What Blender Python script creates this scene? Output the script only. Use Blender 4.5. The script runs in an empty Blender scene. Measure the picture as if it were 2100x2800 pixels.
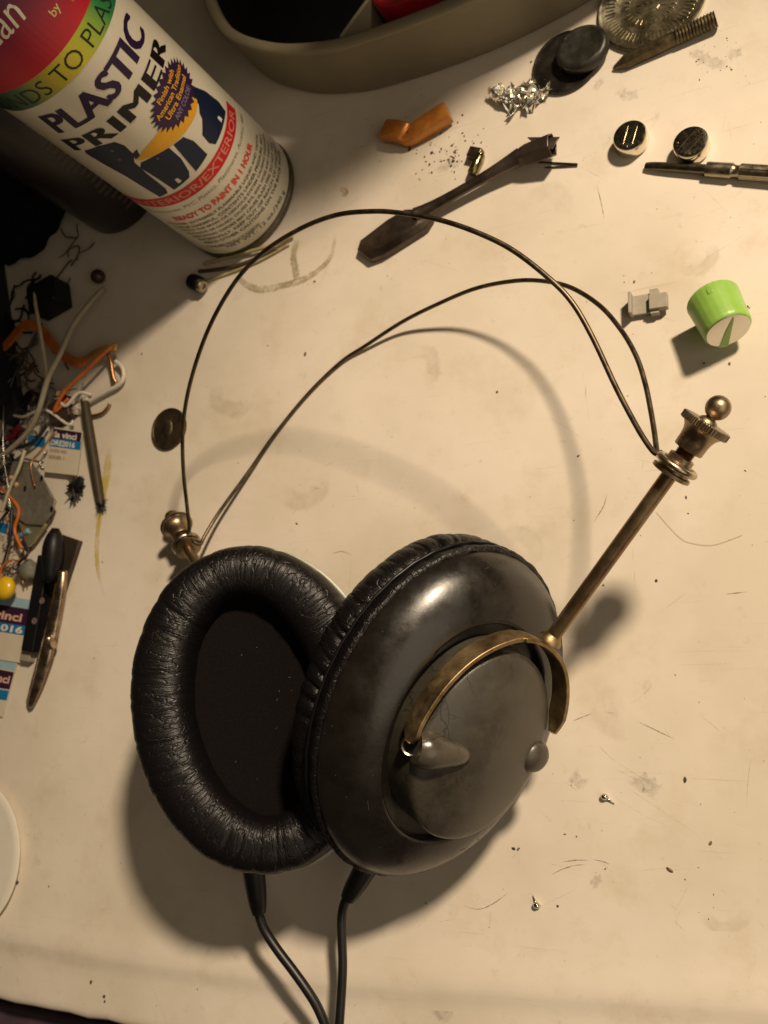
import bpy, bmesh, math, random
import numpy as np
random.seed(7); rng = np.random.default_rng(7)
MM = 0.001
S = bpy.context.scene
COL = S.collection
A = np.array
# ---------------------------------------------------------------- camera geometry (mm)
F = 2450.0
_d = A([1280.0, -550.0, -F]); _d /= np.linalg.norm(_d)
_z = -_d
_x = A([1.0, 0, 0]); _x = _x - _x.dot(_z) * _z; _x /= np.linalg.norm(_x)
_y = np.cross(_z, _x)
ROT = A([_x, _y, _z])
CAM = A([146.8, -72.6, 288.0])
def ray(u, v): return ROT @ A([(u - 1050) / F, -(v - 1400) / F, -1.0])
def P(u, v, z=0.0):
    r = ray(u, v); return CAM + r * ((z - CAM[2]) / r[2])
def unit(v): v = A(v, dtype=float); return v / np.linalg.norm(v)
# ---------------------------------------------------------------- materials
def new_mat(name):
    m = bpy.data.materials.new(name); m.use_nodes = True
    nt = m.node_tree; return m, nt, nt.nodes['Principled BSDF']
def rgb(c): return (c[0], c[1], c[2], 1.0)
def mat(name, col, rough=0.5, metal=0.0, var=0.0, col2=None, scale=300.0, bump=0.0, bscale=1500.0, rvar=0.0,
        coat=0.0, spec=None, trans=0.0, sss=0.0, detail=4.0):
    m, nt, b = new_mat(name)
    b.inputs['Base Color'].default_value = rgb(col); b.inputs['Roughness'].default_value = rough
    b.inputs['Metallic'].default_value = metal
    if coat: b.inputs['Coat Weight'].default_value = coat; b.inputs['Coat Roughness'].default_value = 0.25
    if spec is not None: b.inputs['Specular IOR Level'].default_value = spec
    if trans: b.inputs['Transmission Weight'].default_value = trans
    if sss:
        b.inputs['Subsurface Weight'].default_value = sss; b.inputs['Subsurface Radius'].default_value = (0.002, 0.003, 0.001)
        b.inputs['Subsurface Scale'].default_value = 1.0
    N, Lk = nt.nodes, nt.links
    tc = N.new('ShaderNodeTexCoord')
    if var or col2 or rvar:
        n = N.new('ShaderNodeTexNoise'); n.inputs['Scale'].default_value = scale; n.inputs['Detail'].default_value = detail
        n.inputs['Roughness'].default_value = 0.65
        Lk.new(tc.outputs['Object'], n.inputs['Vector'])
        r = N.new('ShaderNodeValToRGB'); r.color_ramp.elements[0].position = 0.35; r.color_ramp.elements[1].position = 0.68
        c2 = col2 if col2 else tuple(max(0, x * (1 - var)) for x in col)
        r.color_ramp.elements[0].color = rgb(c2); r.color_ramp.elements[1].color = rgb(col)
        Lk.new(n.outputs['Fac'], r.inputs['Fac']); Lk.new(r.outputs['Color'], b.inputs['Base Color'])
        if rvar:
            mr = N.new('ShaderNodeMapRange'); mr.inputs['To Min'].default_value = max(0.02, rough - rvar); mr.inputs['To Max'].default_value = min(1, rough + rvar)
            mr.inputs['From Min'].default_value = 0.3; mr.inputs['From Max'].default_value = 0.7
            Lk.new(n.outputs['Fac'], mr.inputs['Value']); Lk.new(mr.outputs['Result'], b.inputs['Roughness'])
    if bump:
        n2 = N.new('ShaderNodeTexNoise'); n2.inputs['Scale'].default_value = bscale; n2.inputs['Detail'].default_value = 5
        Lk.new(tc.outputs['Object'], n2.inputs['Vector'])
        bp = N.new('ShaderNodeBump'); bp.inputs['Strength'].default_value = bump; bp.inputs['Distance'].default_value = 0.0003
        Lk.new(n2.outputs['Fac'], bp.inputs['Height']); Lk.new(bp.outputs['Normal'], b.inputs['Normal'])
    return m

def leather_mat():
    m, nt, b = new_mat('black_leatherette'); N, Lk = nt.nodes, nt.links
    b.inputs['Base Color'].default_value = (0.0045, 0.0038, 0.0042, 1); b.inputs['Specular IOR Level'].default_value = 0.33
    uv = N.new('ShaderNodeUVMap'); uv.uv_map = 'UVMap'
    mp = N.new('ShaderNodeMapping'); mp.inputs['Scale'].default_value = (1.3, 0.13, 1)   # creases run across the roll
    Lk.new(uv.outputs['UV'], mp.inputs['Vector'])
    n = N.new('ShaderNodeTexNoise'); n.inputs['Scale'].default_value = 1.0; n.inputs['Detail'].default_value = 6; n.inputs['Distortion'].default_value = 1.3
    n.inputs['Roughness'].default_value = 0.62
    Lk.new(mp.outputs['Vector'], n.inputs['Vector'])
    v = N.new('ShaderNodeTexVoronoi'); v.feature = 'DISTANCE_TO_EDGE'; v.inputs['Scale'].default_value = 2.1; Lk.new(uv.outputs['UV'], v.inputs['Vector'])
    mp2 = N.new('ShaderNodeMapping'); mp2.inputs['Scale'].default_value = (1.0, 0.3, 1); Lk.new(uv.outputs['UV'], mp2.inputs['Vector'])
    v2 = N.new('ShaderNodeTexVoronoi'); v2.feature = 'DISTANCE_TO_EDGE'; v2.inputs['Scale'].default_value = 0.55
    add = N.new('ShaderNodeVectorMath'); add.operation = 'ADD'
    nz = N.new('ShaderNodeTexNoise'); nz.inputs['Scale'].default_value = 0.5; Lk.new(uv.outputs['UV'], nz.inputs['Vector'])
    Lk.new(mp2.outputs['Vector'], add.inputs[0]); Lk.new(nz.outputs['Color'], add.inputs[1]); Lk.new(add.outputs['Vector'], v2.inputs['Vector'])
    mr = N.new('ShaderNodeMapRange'); mr.inputs['From Max'].default_value = 0.09; Lk.new(v2.outputs['Distance'], mr.inputs['Value'])
    bp = N.new('ShaderNodeBump'); bp.inputs['Strength'].default_value = 0.4; bp.inputs['Distance'].default_value = 0.0005; Lk.new(n.outputs['Fac'], bp.inputs['Height'])
    b2 = N.new('ShaderNodeBump'); b2.inputs['Strength'].default_value = 0.14; b2.inputs['Distance'].default_value = 0.0002; Lk.new(v.outputs['Distance'], b2.inputs['Height'])
    b3 = N.new('ShaderNodeBump'); b3.inputs['Strength'].default_value = 0.5; b3.inputs['Distance'].default_value = 0.00025; Lk.new(mr.outputs['Result'], b3.inputs['Height'])
    Lk.new(bp.outputs['Normal'], b2.inputs['Normal']); Lk.new(b2.outputs['Normal'], b3.inputs['Normal']); Lk.new(b3.outputs['Normal'], b.inputs['Normal'])
    r = N.new('ShaderNodeMapRange'); r.inputs['To Min'].default_value = 0.28; r.inputs['To Max'].default_value = 0.42; Lk.new(n.outputs['Fac'], r.inputs['Value']); Lk.new(r.outputs['Result'], b.inputs['Roughness'])
    return m

def shell_mat(name, col, rough, crack=0.0, spec=.5):
    # sooty hand finished shell: smudges, fine scratches, hairline cracks
    m, nt, b = new_mat(name); b.inputs['Specular IOR Level'].default_value = spec; N, Lk = nt.nodes, nt.links
    tc = N.new('ShaderNodeTexCoord')
    n = N.new('ShaderNodeTexNoise'); n.inputs['Scale'].default_value = 85; n.inputs['Detail'].default_value = 8; n.inputs['Roughness'].default_value = 0.72
    Lk.new(tc.outputs['Object'], n.inputs['Vector'])
    r = N.new('ShaderNodeValToRGB'); r.color_ramp.elements[0].position = 0.3; r.color_ramp.elements[1].position = 0.72
    r.color_ramp.elements[0].color = rgb(tuple(c * 0.55 for c in col)); r.color_ramp.elements[1].color = rgb(tuple(c * 1.35 for c in col))
    Lk.new(n.outputs['Fac'], r.inputs['Fac'])
    mp = N.new('ShaderNodeMapping'); mp.inputs['Scale'].default_value = (1, 1, 1); mp.inputs['Location'].default_value = (0.013, 0.021, 0.004)
    Lk.new(tc.outputs['Object'], mp.inputs['Vector'])
    nz = N.new('ShaderNodeTexNoise'); nz.inputs['Scale'].default_value = 90; nz.inputs['Detail'].default_value = 5; Lk.new(mp.outputs['Vector'], nz.inputs['Vector'])
    sc = N.new('ShaderNodeVectorMath'); sc.operation = 'SCALE'; sc.inputs['Scale'].default_value = 0.012; Lk.new(nz.outputs['Color'], sc.inputs[0])
    ad = N.new('ShaderNodeVectorMath'); ad.operation = 'ADD'; Lk.new(mp.outputs['Vector'], ad.inputs[0]); Lk.new(sc.outputs['Vector'], ad.inputs[1])
    v = N.new('ShaderNodeTexVoronoi'); v.feature = 'DISTANCE_TO_EDGE'; v.inputs['Scale'].default_value = 120; Lk.new(ad.outputs['Vector'], v.inputs['Vector'])
    mr = N.new('ShaderNodeMapRange'); mr.inputs['From Max'].default_value = 0.022; Lk.new(v.outputs['Distance'], mr.inputs['Value'])
    mk = N.new('ShaderNodeMapRange'); mk.inputs['From Min'].default_value = 0.42; mk.inputs['From Max'].default_value = 0.60   # cracks only in patches
    n4 = N.new('ShaderNodeTexNoise'); n4.inputs['Scale'].default_value = 38; Lk.new(tc.outputs['Object'], n4.inputs['Vector']); Lk.new(n4.outputs['Fac'], mk.inputs['Value'])
    inv = N.new('ShaderNodeMath'); inv.operation = 'SUBTRACT'; inv.inputs[0].default_value = 1.0; Lk.new(mr.outputs['Result'], inv.inputs[1])
    mu = N.new('ShaderNodeMath'); mu.operation = 'MULTIPLY'; Lk.new(inv.outputs[0], mu.inputs[0]); Lk.new(mk.outputs['Result'], mu.inputs[1])
    mu2 = N.new('ShaderNodeMath'); mu2.operation = 'MULTIPLY'; mu2.inputs[1].default_value = crack; Lk.new(mu.outputs[0], mu2.inputs[0])
    mix = N.new('ShaderNodeMix'); mix.data_type = 'RGBA'; mix.inputs['B'].default_value = rgb(tuple(c * 0.25 for c in col))
    Lk.new(mu2.outputs[0], mix.inputs['Factor']); Lk.new(r.outputs['Color'], mix.inputs['A']); Lk.new(mix.outputs['Result'], b.inputs['Base Color'])
    n3 = N.new('ShaderNodeTexNoise'); n3.inputs['Scale'].default_value = 700; n3.inputs['Detail'].default_value = 6; Lk.new(tc.outputs['Object'], n3.inputs['Vector'])
    rr = N.new('ShaderNodeMapRange'); rr.inputs['From Min'].default_value = 0.3; rr.inputs['From Max'].default_value = 0.7
    rr.inputs['To Min'].default_value = rough - 0.1; rr.inputs['To Max'].default_value = rough + 0.14; Lk.new(n.outputs['Fac'], rr.inputs['Value']); Lk.new(rr.outputs['Result'], b.inputs['Roughness'])
    bp = N.new('ShaderNodeBump'); bp.inputs['Strength'].default_value = 0.25; bp.inputs['Distance'].default_value = 0.00012; Lk.new(n3.outputs['Fac'], bp.inputs['Height'])
    sub = N.new('ShaderNodeMath'); sub.operation = 'MULTIPLY'; sub.inputs[1].default_value = -1; Lk.new(mu2.outputs[0], sub.inputs[0])
    b2 = N.new('ShaderNodeBump'); b2.inputs['Strength'].default_value = 0.2; b2.inputs['Distance'].default_value = 0.0002; Lk.new(sub.outputs[0], b2.inputs['Height']); Lk.new(bp.outputs['Normal'], b2.inputs['Normal'])
    Lk.new(b2.outputs['Normal'], b.inputs['Normal'])
    return m

def desk_mat():
    m, nt, b = new_mat('painted_desk_laminate'); N, Lk = nt.nodes, nt.links
    b.inputs['Roughness'].default_value = 0.42; b.inputs['Specular IOR Level'].default_value = 0.35
    tc = N.new('ShaderNodeTexCoord')
    def noise(s, det=5, loc=(0, 0, 0), rough=0.6, dist=0.0):
        mp = N.new('ShaderNodeMapping'); mp.inputs['Location'].default_value = loc; Lk.new(tc.outputs['Object'], mp.inputs['Vector'])
        n = N.new('ShaderNodeTexNoise'); n.inputs['Scale'].default_value = s; n.inputs['Detail'].default_value = det
        n.inputs['Roughness'].default_value = rough; n.inputs['Distortion'].default_value = dist; Lk.new(mp.outputs['Vector'], n.inputs['Vector']); return n
    def ramp(src, p0, p1, v0, v1):
        r = N.new('ShaderNodeMapRange'); r.inputs['From Min'].default_value = p0; r.inputs['From Max'].default_value = p1
        r.inputs['To Min'].default_value = v0; r.inputs['To Max'].default_value = v1; Lk.new(src, r.inputs['Value']); return r.outputs['Result']
    def mixc(a, bcol, fac):
        x = N.new('ShaderNodeMix'); x.data_type = 'RGBA'; x.inputs['B'].default_value = rgb(bcol)
        if isinstance(a, tuple): x.inputs['A'].default_value = rgb(a)
        else: Lk.new(a, x.inputs['A'])
        Lk.new(fac, x.inputs['Factor']); return x.outputs['Result']
    c = mixc((0.71, 0.64, 0.545), (0.61, 0.545, 0.44), ramp(noise(11, 5).outputs['Fac'], 0.4, 0.62, 0, 1))
    c = mixc(c, (0.52, 0.43, 0.29), ramp(noise(38, 7, (0.2, 0.1, 0), 0.72).outputs['Fac'], 0.53, 0.78, 0, 0.62))   # tea coloured grime
    c = mixc(c, (0.36, 0.33, 0.25), ramp(noise(150, 7, (0.5, 0.3, 0), 0.78, 0.5).outputs['Fac'], 0.60, 0.76, 0, 0.55))    # grey scuffs
    c = mixc(c, (0.12, 0.11, 0.08), ramp(noise(900, 3, (0.9, 0.3, 0), 0.6).outputs['Fac'], 0.715, 0.77, 0, 0.7))     # pin specks
    # hairline scratches
    for (loc, sc, rot, amt) in (((0.31, 0.1, 0), (3, 90, 3), 0.6, 0.30), ((0.7, 0.2, 0), (4, 110, 3), -0.9, 0.22), ((0.1, 0.6, 0), (3, 130, 3), 1.7, 0.2)):
        mp = N.new('ShaderNodeMapping'); mp.inputs['Location'].default_value = loc; mp.inputs['Rotation'].default_value = (0, 0, rot); mp.inputs['Scale'].default_value = sc
        Lk.new(tc.outputs['Object'], mp.inputs['Vector'])
        n = N.new('ShaderNodeTexNoise'); n.inputs['Scale'].default_value = 10; n.inputs['Detail'].default_value = 2; n.inputs['Distortion'].default_value = 0.4; Lk.new(mp.outputs['Vector'], n.inputs['Vector'])
        c = mixc(c, (0.38, 0.33, 0.25), ramp(n.outputs['Fac'], 0.70, 0.76, 0, amt))
    Lk.new(c, b.inputs['Base Color'])
    n = noise(260, 5); bp = N.new('ShaderNodeBump'); bp.inputs['Strength'].default_value = 0.12; bp.inputs['Distance'].default_value = 0.0003
    Lk.new(n.outputs['Fac'], bp.inputs['Height']); Lk.new(bp.outputs['Normal'], b.inputs['Normal'])
    Lk.new(ramp(noise(25, 5, (0.4, 0, 0)).outputs['Fac'], 0.3, 0.7, 0.34, 0.55), b.inputs['Roughness'])
    return m

def stain_mat(name, col, alpha, scale=250):
    m, nt, b = new_mat(name); N, Lk = nt.nodes, nt.links
    b.inputs['Base Color'].default_value = rgb(col); b.inputs['Roughness'].default_value = 0.5
    tc = N.new('ShaderNodeTexCoord'); n = N.new('ShaderNodeTexNoise'); n.inputs['Scale'].default_value = scale; n.inputs['Detail'].default_value = 6; n.inputs['Roughness'].default_value = 0.7
    Lk.new(tc.outputs['Object'], n.inputs['Vector'])
    r = N.new('ShaderNodeMapRange'); r.inputs['From Min'].default_value = 0.32; r.inputs['From Max'].default_value = 0.62; r.inputs['To Max'].default_value = alpha
    Lk.new(n.outputs['Fac'], r.inputs['Value'])
    at = N.new('ShaderNodeAttribute'); at.attribute_name = 'fade'
    mu = N.new('ShaderNodeMath'); mu.operation = 'MULTIPLY'; Lk.new(r.outputs['Result'], mu.inputs[0]); Lk.new(at.outputs['Fac'], mu.inputs[1])
    Lk.new(mu.outputs[0], b.inputs['Alpha']); return m

M = {}
M['leather'] = leather_mat()
M['shell'] = shell_mat('sooty_black_shell', (0.0085, 0.0068, 0.005), 0.30, 0.06, .8)
M['cap'] = shell_mat('grey_crackled_cap', (0.045, 0.039, 0.028), 0.36, 1.0, .8)
M['lint'] = mat('pale_lint', (.13, .11, .085), .8)
M['boss'] = shell_mat('glossy_worn_boss', (0.06, 0.05, 0.037), 0.27, 0.7, .7)
M['cloth'] = mat('black_speaker_cloth', (0.006, 0.004, 0.004), 0.95, var=0.5, scale=1500, bump=0.8, bscale=3500, spec=0.15)
M['brass'] = mat('tarnished_brass', (0.46, 0.345, 0.18), 0.48, 1.0, col2=(0.23, 0.155, 0.08), scale=150, bump=0.2, bscale=700, rvar=0.1)
M['brassrod'] = mat('dull_brass_rod', (0.33, 0.245, 0.145), 0.42, 1.0, col2=(0.24, 0.155, 0.08), scale=120, bump=0.2, bscale=1500, rvar=0.08)
M['nut'] = mat('aged_brass_nut', (0.40, 0.31, 0.205), 0.38, 1.0, col2=(0.25, 0.18, 0.11), scale=260, rvar=0.08, bump=0.15)
M['wire'] = mat('dark_steel_wire', (0.18, 0.145, 0.10), 0.45, 1.0, col2=(0.09, 0.07, 0.045), scale=260, rvar=0.08)
M['nickel'] = mat('worn_nickel_washer', (0.55, 0.47, 0.33), 0.3, 1.0, var=0.4, scale=400, rvar=0.1)
M['rubber'] = mat('black_cable_rubber', (0.008, 0.0075, 0.0075), 0.42, var=0.3, scale=400)
M['desk'] = desk_mat()
M['void'] = mat('dark_under_desk', (0.085, 0.05, 0.075), 0.8, var=0.5, scale=60)
M['edge'] = mat('chipped_desk_edge', (0.30, 0.22, 0.16), 0.6, col2=(0.05, 0.025, 0.05), scale=90, bump=0.5, bscale=300)
M['canwhite'] = mat('can_cream_lacquer', (0.66, 0.62, 0.50), 0.34, var=0.08, scale=50, coat=0.25)
M['metal_rim'] = mat('can_tin_rim', (0.20, 0.175, 0.125), 0.45, 0.8, var=0.4, scale=300)
M['tray'] = mat('olive_tan_plastic', (0.25, 0.215, 0.14), 0.5, var=0.12, scale=60, bump=0.25, bscale=1400)
M['traydark'] = mat('black_tray_lining', (0.006, 0.006, 0.007), 0.8, var=0.4, scale=120, spec=.12)
M['redplastic'] = mat('red_plastic_glossy', (0.42, 0.012, 0.022), 0.3, var=0.3, scale=90)
M['ink'] = {}
def ink(name, c, rough=0.42):
    if name not in M['ink']: M['ink'][name] = mat('print_' + name, c, rough, var=0.10, scale=200, spec=.3)
    return M['ink'][name]
# ---------------------------------------------------------------- mesh collector (all in world mm)
class MB:
    def __init__(s): s.v = []; s.f = []; s.mi = []; s.uv = None
    def add(s, vs, fs, mi=0):
        k = len(s.v); s.v.extend([tuple(map(float, p)) for p in vs]); s.f.extend([tuple(i + k for i in f) for f in fs]); s.mi.extend([mi] * len(fs)); return s
    def box(s, c, ax, ay, az, h, mi=0):
        c = A(c, float); vs = [c + sx * h[0] * A(ax) + sy * h[1] * A(ay) + sz * h[2] * A(az) for sx in (-1, 1) for sy in (-1, 1) for sz in (-1, 1)]
        return s.add(vs, [(0, 1, 3, 2), (4, 6, 7, 5), (0, 4, 5, 1), (2, 3, 7, 6), (0, 2, 6, 4), (1, 5, 7, 3)], mi)
    def lathe(s, o, ax, prof, n=48, mi=0, sx=1.0, sy=1.0, xdir=None, jit=None):
        N = unit(ax); a = A(xdir, float) if xdir is not None else (A([1., 0, 0]) if abs(N[0]) < .8 else A([0., 1, 0]))
        a = unit(a - a.dot(N) * N); b = np.cross(N, a); o = A(o, float); vs = []; fs = []
        for (r, z) in prof:
            for i in range(n):
                t = 2 * math.pi * i / n; q = r * (1 + (jit(t, z) if jit else 0))
                vs.append(o + N * z + a * q * sx * math.cos(t) + b * q * sy * math.sin(t))
        for j in range(len(prof) - 1):
            for i in range(n): fs.append((j * n + i, j * n + (i + 1) % n, (j + 1) * n + (i + 1) % n, (j + 1) * n + i))
        if prof[0][0] > 1e-6: fs.append(tuple(range(n))[::-1])
        if prof[-1][0] > 1e-6: fs.append(tuple((len(prof) - 1) * n + i for i in range(n)))
        return s.add(vs, fs, mi)
    def tube(s, pts, r, n=12, mi=0, caps=True):
        pts = [A(p, float) for p in pts]; L = len(pts); rs = r if hasattr(r, '__len__') else [r] * L
        tan = [unit(pts[min(i + 1, L - 1)] - pts[max(i - 1, 0)]) for i in range(L)]
        up = A([0, 0, 1.]) if abs(tan[0][2]) < .9 else A([1., 0, 0]); a = unit(up - up.dot(tan[0]) * tan[0]); vs = []; fs = []
        for i in range(L):
            a = unit(a - a.dot(tan[i]) * tan[i]); b = np.cross(tan[i], a)
            for k in range(n):
                t = 2 * math.pi * k / n; vs.append(pts[i] + rs[i] * (math.cos(t) * a + math.sin(t) * b))
        for i in range(L - 1):
            for k in range(n): fs.append((i * n + k, i * n + (k + 1) % n, (i + 1) * n + (k + 1) % n, (i + 1) * n + k))
        if caps: fs.append(tuple(range(n))[::-1]); fs.append(tuple((L - 1) * n + k for k in range(n)))
        return s.add(vs, fs, mi)
    def prism(s, poly, z0, z1, mi=0):
        n = len(poly); vs = [(p[0], p[1], z0) for p in poly] + [(p[0], p[1], z1) for p in poly]
        ar = sum(poly[i][0] * poly[(i + 1) % n][1] - poly[(i + 1) % n][0] * poly[i][1] for i in range(n))
        fs = [tuple(range(n))[::-1], tuple(range(n, 2 * n))] + [(i, (i + 1) % n, n + (i + 1) % n, n + i) for i in range(n)]
        if ar < 0: fs = [f[::-1] for f in fs]
        return s.add(vs, fs, mi)
def sphere_prof(r, n=14, z=0.0): return [(max(1e-7, r * math.sin(math.pi * i / n)), z - r * math.cos(math.pi * i / n)) for i in range(n + 1)]
def cr(pts, k=8, closed=False):   # catmull-rom
    p = [A(q, float) for q in pts]; n = len(p); out = []
    for i in range(n if closed else n - 1):
        if closed: a, b, c, d = p[i - 1], p[i], p[(i + 1) % n], p[(i + 2) % n]
        else: a, b, c, d = p[max(i - 1, 0)], p[i], p[i + 1], p[min(i + 2, n - 1)]
        for j in range(k):
            t = j / k; out.append(.5 * ((2 * b) + (c - a) * t + (2 * a - 5 * b + 4 * c - d) * t * t + (-a + 3 * b - 3 * c + d) * t ** 3))
    if not closed: out.append(p[-1])
    return out
def empty(name, loc):
    o = bpy.data.objects.new(name, None); COL.objects.link(o); o.location = [x * MM for x in loc]; o.empty_display_size = .01; return o
def org(o):
    x = A([0., 0, 0])
    while o is not None: x = x + A(o.location[:]) / MM; o = o.parent
    return x
def build(mb, name, mats, parent=None, loc=None, smooth=True, angle=35, bevel=0.0, uv=None, fade=None, bseg=2):
    if not isinstance(mats, (list, tuple)): mats = [mats]
    V = A(mb.v)
    if parent is not None: o0 = org(parent)
    else: o0 = A(loc, float) if loc is not None else A([V[:, 0].mean(), V[:, 1].mean(), V[:, 2].min()])
    me = bpy.data.meshes.new(name); me.from_pydata([tuple(x) for x in ((V - o0) * MM)], [], mb.f)
    for m in mats: me.materials.append(m)
    me.polygons.foreach_set('material_index', mb.mi)
    if uv is not None:
        l = me.uv_layers.new(name='UVMap'); l.data.foreach_set('uv', A(uv, float).ravel())
    if fade is not None:
        at = me.attributes.new('fade', 'FLOAT', 'POINT'); at.data.foreach_set('value', fade)
    if smooth:
        me.polygons.foreach_set('use_smooth', [True] * len(me.polygons)); me.set_sharp_from_angle(angle=math.radians(angle))
    me.update()
    o = bpy.data.objects.new(name, me); COL.objects.link(o)
    if parent is not None: o.parent = parent
    else: o.location = [x * MM for x in o0]
    if bevel:
        bv = o.modifiers.new('bevel', 'BEVEL'); bv.width = bevel * MM; bv.segments = bseg; bv.limit_method = 'ANGLE'; bv.angle_limit = math.radians(40)
    return o
def tag(o, label=None, cat=None, group=None, kind=None):
    if label: o['label'] = label
    if cat: o['category'] = cat
    if group: o['group'] = group
    if kind: o['kind'] = kind
    return o
# ================================================================= DESK
def ridge_y(x): return float(np.interp(x, [-400, -181, -120, -60, 0, 44, 118, 300], [-160, -163, -164, -163, -159.5, -155.5, -150.5, -141]))
prof = [(24, 0), (15, .05), (10, .3), (6, .8), (2.5, 1.25), (-.5, 1.4), (-2.8, 1.1), (-5.0, .4), (-8, 0.02), (-12, -.06), (-20, -.05)]
xs = list(np.linspace(-420, 260, 69)); vs = []; fs = []
rows = [('abs', 520, 0), ('abs', 300, 0), ('abs', 100, 0), ('abs', -60, 0), ('abs', -120, 0)] + [('rel', a, b) for a, b in prof] + [('edge', 0, -.1), ('edge', -1.6, -.5), ('edge', -2.6, -1.6), ('edge', -2.9, -3.2)]
for x in xs:
    e = -188.6 + .25 * math.sin(x * .3) + .2 * math.sin(x * .83)
    for (k, a, z) in rows:
        y = a if k == 'abs' else (ridge_y(x) + a if k == 'rel' else e + a + 3)
        vs.append((x, y, z))
nr = len(rows)
for i in range(len(xs) - 1):
    for j in range(nr - 1): fs.append((i * nr + j, i * nr + j + 1, (i + 1) * nr + j + 1, (i + 1) * nr + j))
desk = build(MB().add(vs, fs), 'desk', M['desk'], loc=(0, 0, 0), angle=60); tag(desk, kind='structure')
b = MB(); vs = []
for i, x in enumerate(xs):
    e = -188.6 + .25 * math.sin(x * .3) + .2 * math.sin(x * .83); vs += [(x, e + .12, -3.15), (x, e - .4 + .8 * math.sin(x * 1.9) * .4, -9), (x, e + 3, -34)]
b.add(vs, [(3 * i + j, 3 * i + j + 1, 3 * i + 4 + j, 3 * i + 3 + j) for i in range(len(xs) - 1) for j in range(2)])
build(b, 'desk_edge', M['edge'], desk)
fl = build(MB().add([(-900, -900, -420), (900, -900, -420), (900, -100, -420), (-900, -100, -420)], [(0, 1, 2, 3)]), 'floor', M['void'], loc=(0, 0, -420)); tag(fl, kind='structure')
sh_ = build(MB().box((-80, -420, -24), (1, 0, 0), (0, 1, 0), (0, 0, 1), (400, 226, 10)), 'lower_shelf', M['void'], loc=(0, -420, -34), bevel=2); tag(sh_, kind='structure')
# ---- stains: thin films lying on the desk
def ribbon(name, pxs, w, m, z=0.05, k=10, jit=.25):
    c = cr([P(*p)[:2] for p in pxs], k); n = len(c); vs = []; fs = []; fd = []
    W = w if hasattr(w, '__len__') else [w] * len(pxs); ww = np.interp(np.linspace(0, len(W) - 1, n), range(len(W)), W)
    for i in range(n):
        t = c[min(i + 1, n - 1)] - c[max(i - 1, 0)]; t = t / (np.linalg.norm(t) + 1e-9); q = A([-t[1], t[0]])
        for s_, f_ in ((-1, 0), (-.6, 1), (0, .8), (.6, 1), (1, 0)):
            p = c[i] + q * s_ * ww[i] * (1 + jit * rng.normal() * .5); vs.append((p[0], p[1], z)); fd.append(f_ * min(1, 4 * i / n + .1, 4 * (n - 1 - i) / n + .1))
    for i in range(n - 1):
        for j in range(4): fs.append((i * 5 + j, i * 5 + j + 1, (i + 1) * 5 + j + 1, (i + 1) * 5 + j))
    return build(MB().add(vs, fs), name, m, desk, fade=fd)
M['glue'] = stain_mat('dried_glue_film', (0.36, 0.31, 0.16), 0.75, 180)
M['yellow'] = stain_mat('yellow_marker_smear', (0.62, 0.47, 0.045), 0.8, 90)
M['grey'] = stain_mat('graphite_scuff', (0.16, 0.145, 0.10), 0.24, 500)
M['rust'] = stain_mat('orange_paint_fleck', (0.45, 0.24, 0.06), 0.7, 400)
ribbon('glue_stain', [(640, 745), (668, 775), (710, 792), (765, 783), (820, 768), (870, 740), (905, 700), (918, 640)], [1.0, 1.6, 2.0, 1.9, 1.9, 1.6, 1.2, .9], M['glue'])
ribbon('glue_stain', [(812, 655), (803, 700), (808, 740), (812, 766)], [1.6, 1.9, 2.0, 1.8], M['glue'], z=.09)
ribbon('paint_smear', [(300, 1225), (292, 1290), (280, 1360), (270, 1430), (265, 1500), (268, 1560), (285, 1630)], [1.6, 3.0, 2.6, 1.4, 1.6, 1.2, .8], M['yellow'])
ribbon('paint_smear', [(930, 515), (945, 525), (938, 540)], [1, 1.6, 1.2], M['rust'])
for pts, w in (([(1650, 215), (1635, 232), (1625, 248)], 1.4), ([(1890, 130), (1930, 165), (1985, 180)], 2.2), ([(1990, 150), (2030, 140)], 2),
               ([(1690, 245), (1720, 262), (1745, 255)], 2), ([(1195, 470), (1225, 452), (1262, 448)], 1.8), ([(1740, 2160), (1760, 2140), (1800, 2170)], 3),
               ([(1190, 2744), (1205, 2760), (1230, 2790)], 3), ([(1805, 2755), (1812, 2800)], 2.2), ([(1560, 2120), (1600, 2150)], 2.5), ([(1620, 2400), (1640, 2420)], 2)):
    ribbon('scuff_mark', pts, w, M['grey'], jit=.6, z=.05 + .004 * w)
def hair(pxs, w, m=M['grey'], z=.06): ribbon('scratch', pxs, w, m, z=z, k=8, jit=.1)
M['scr'] = stain_mat('fine_scratch_dirt', (0.16, 0.12, 0.07), 0.75, 600)
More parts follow.
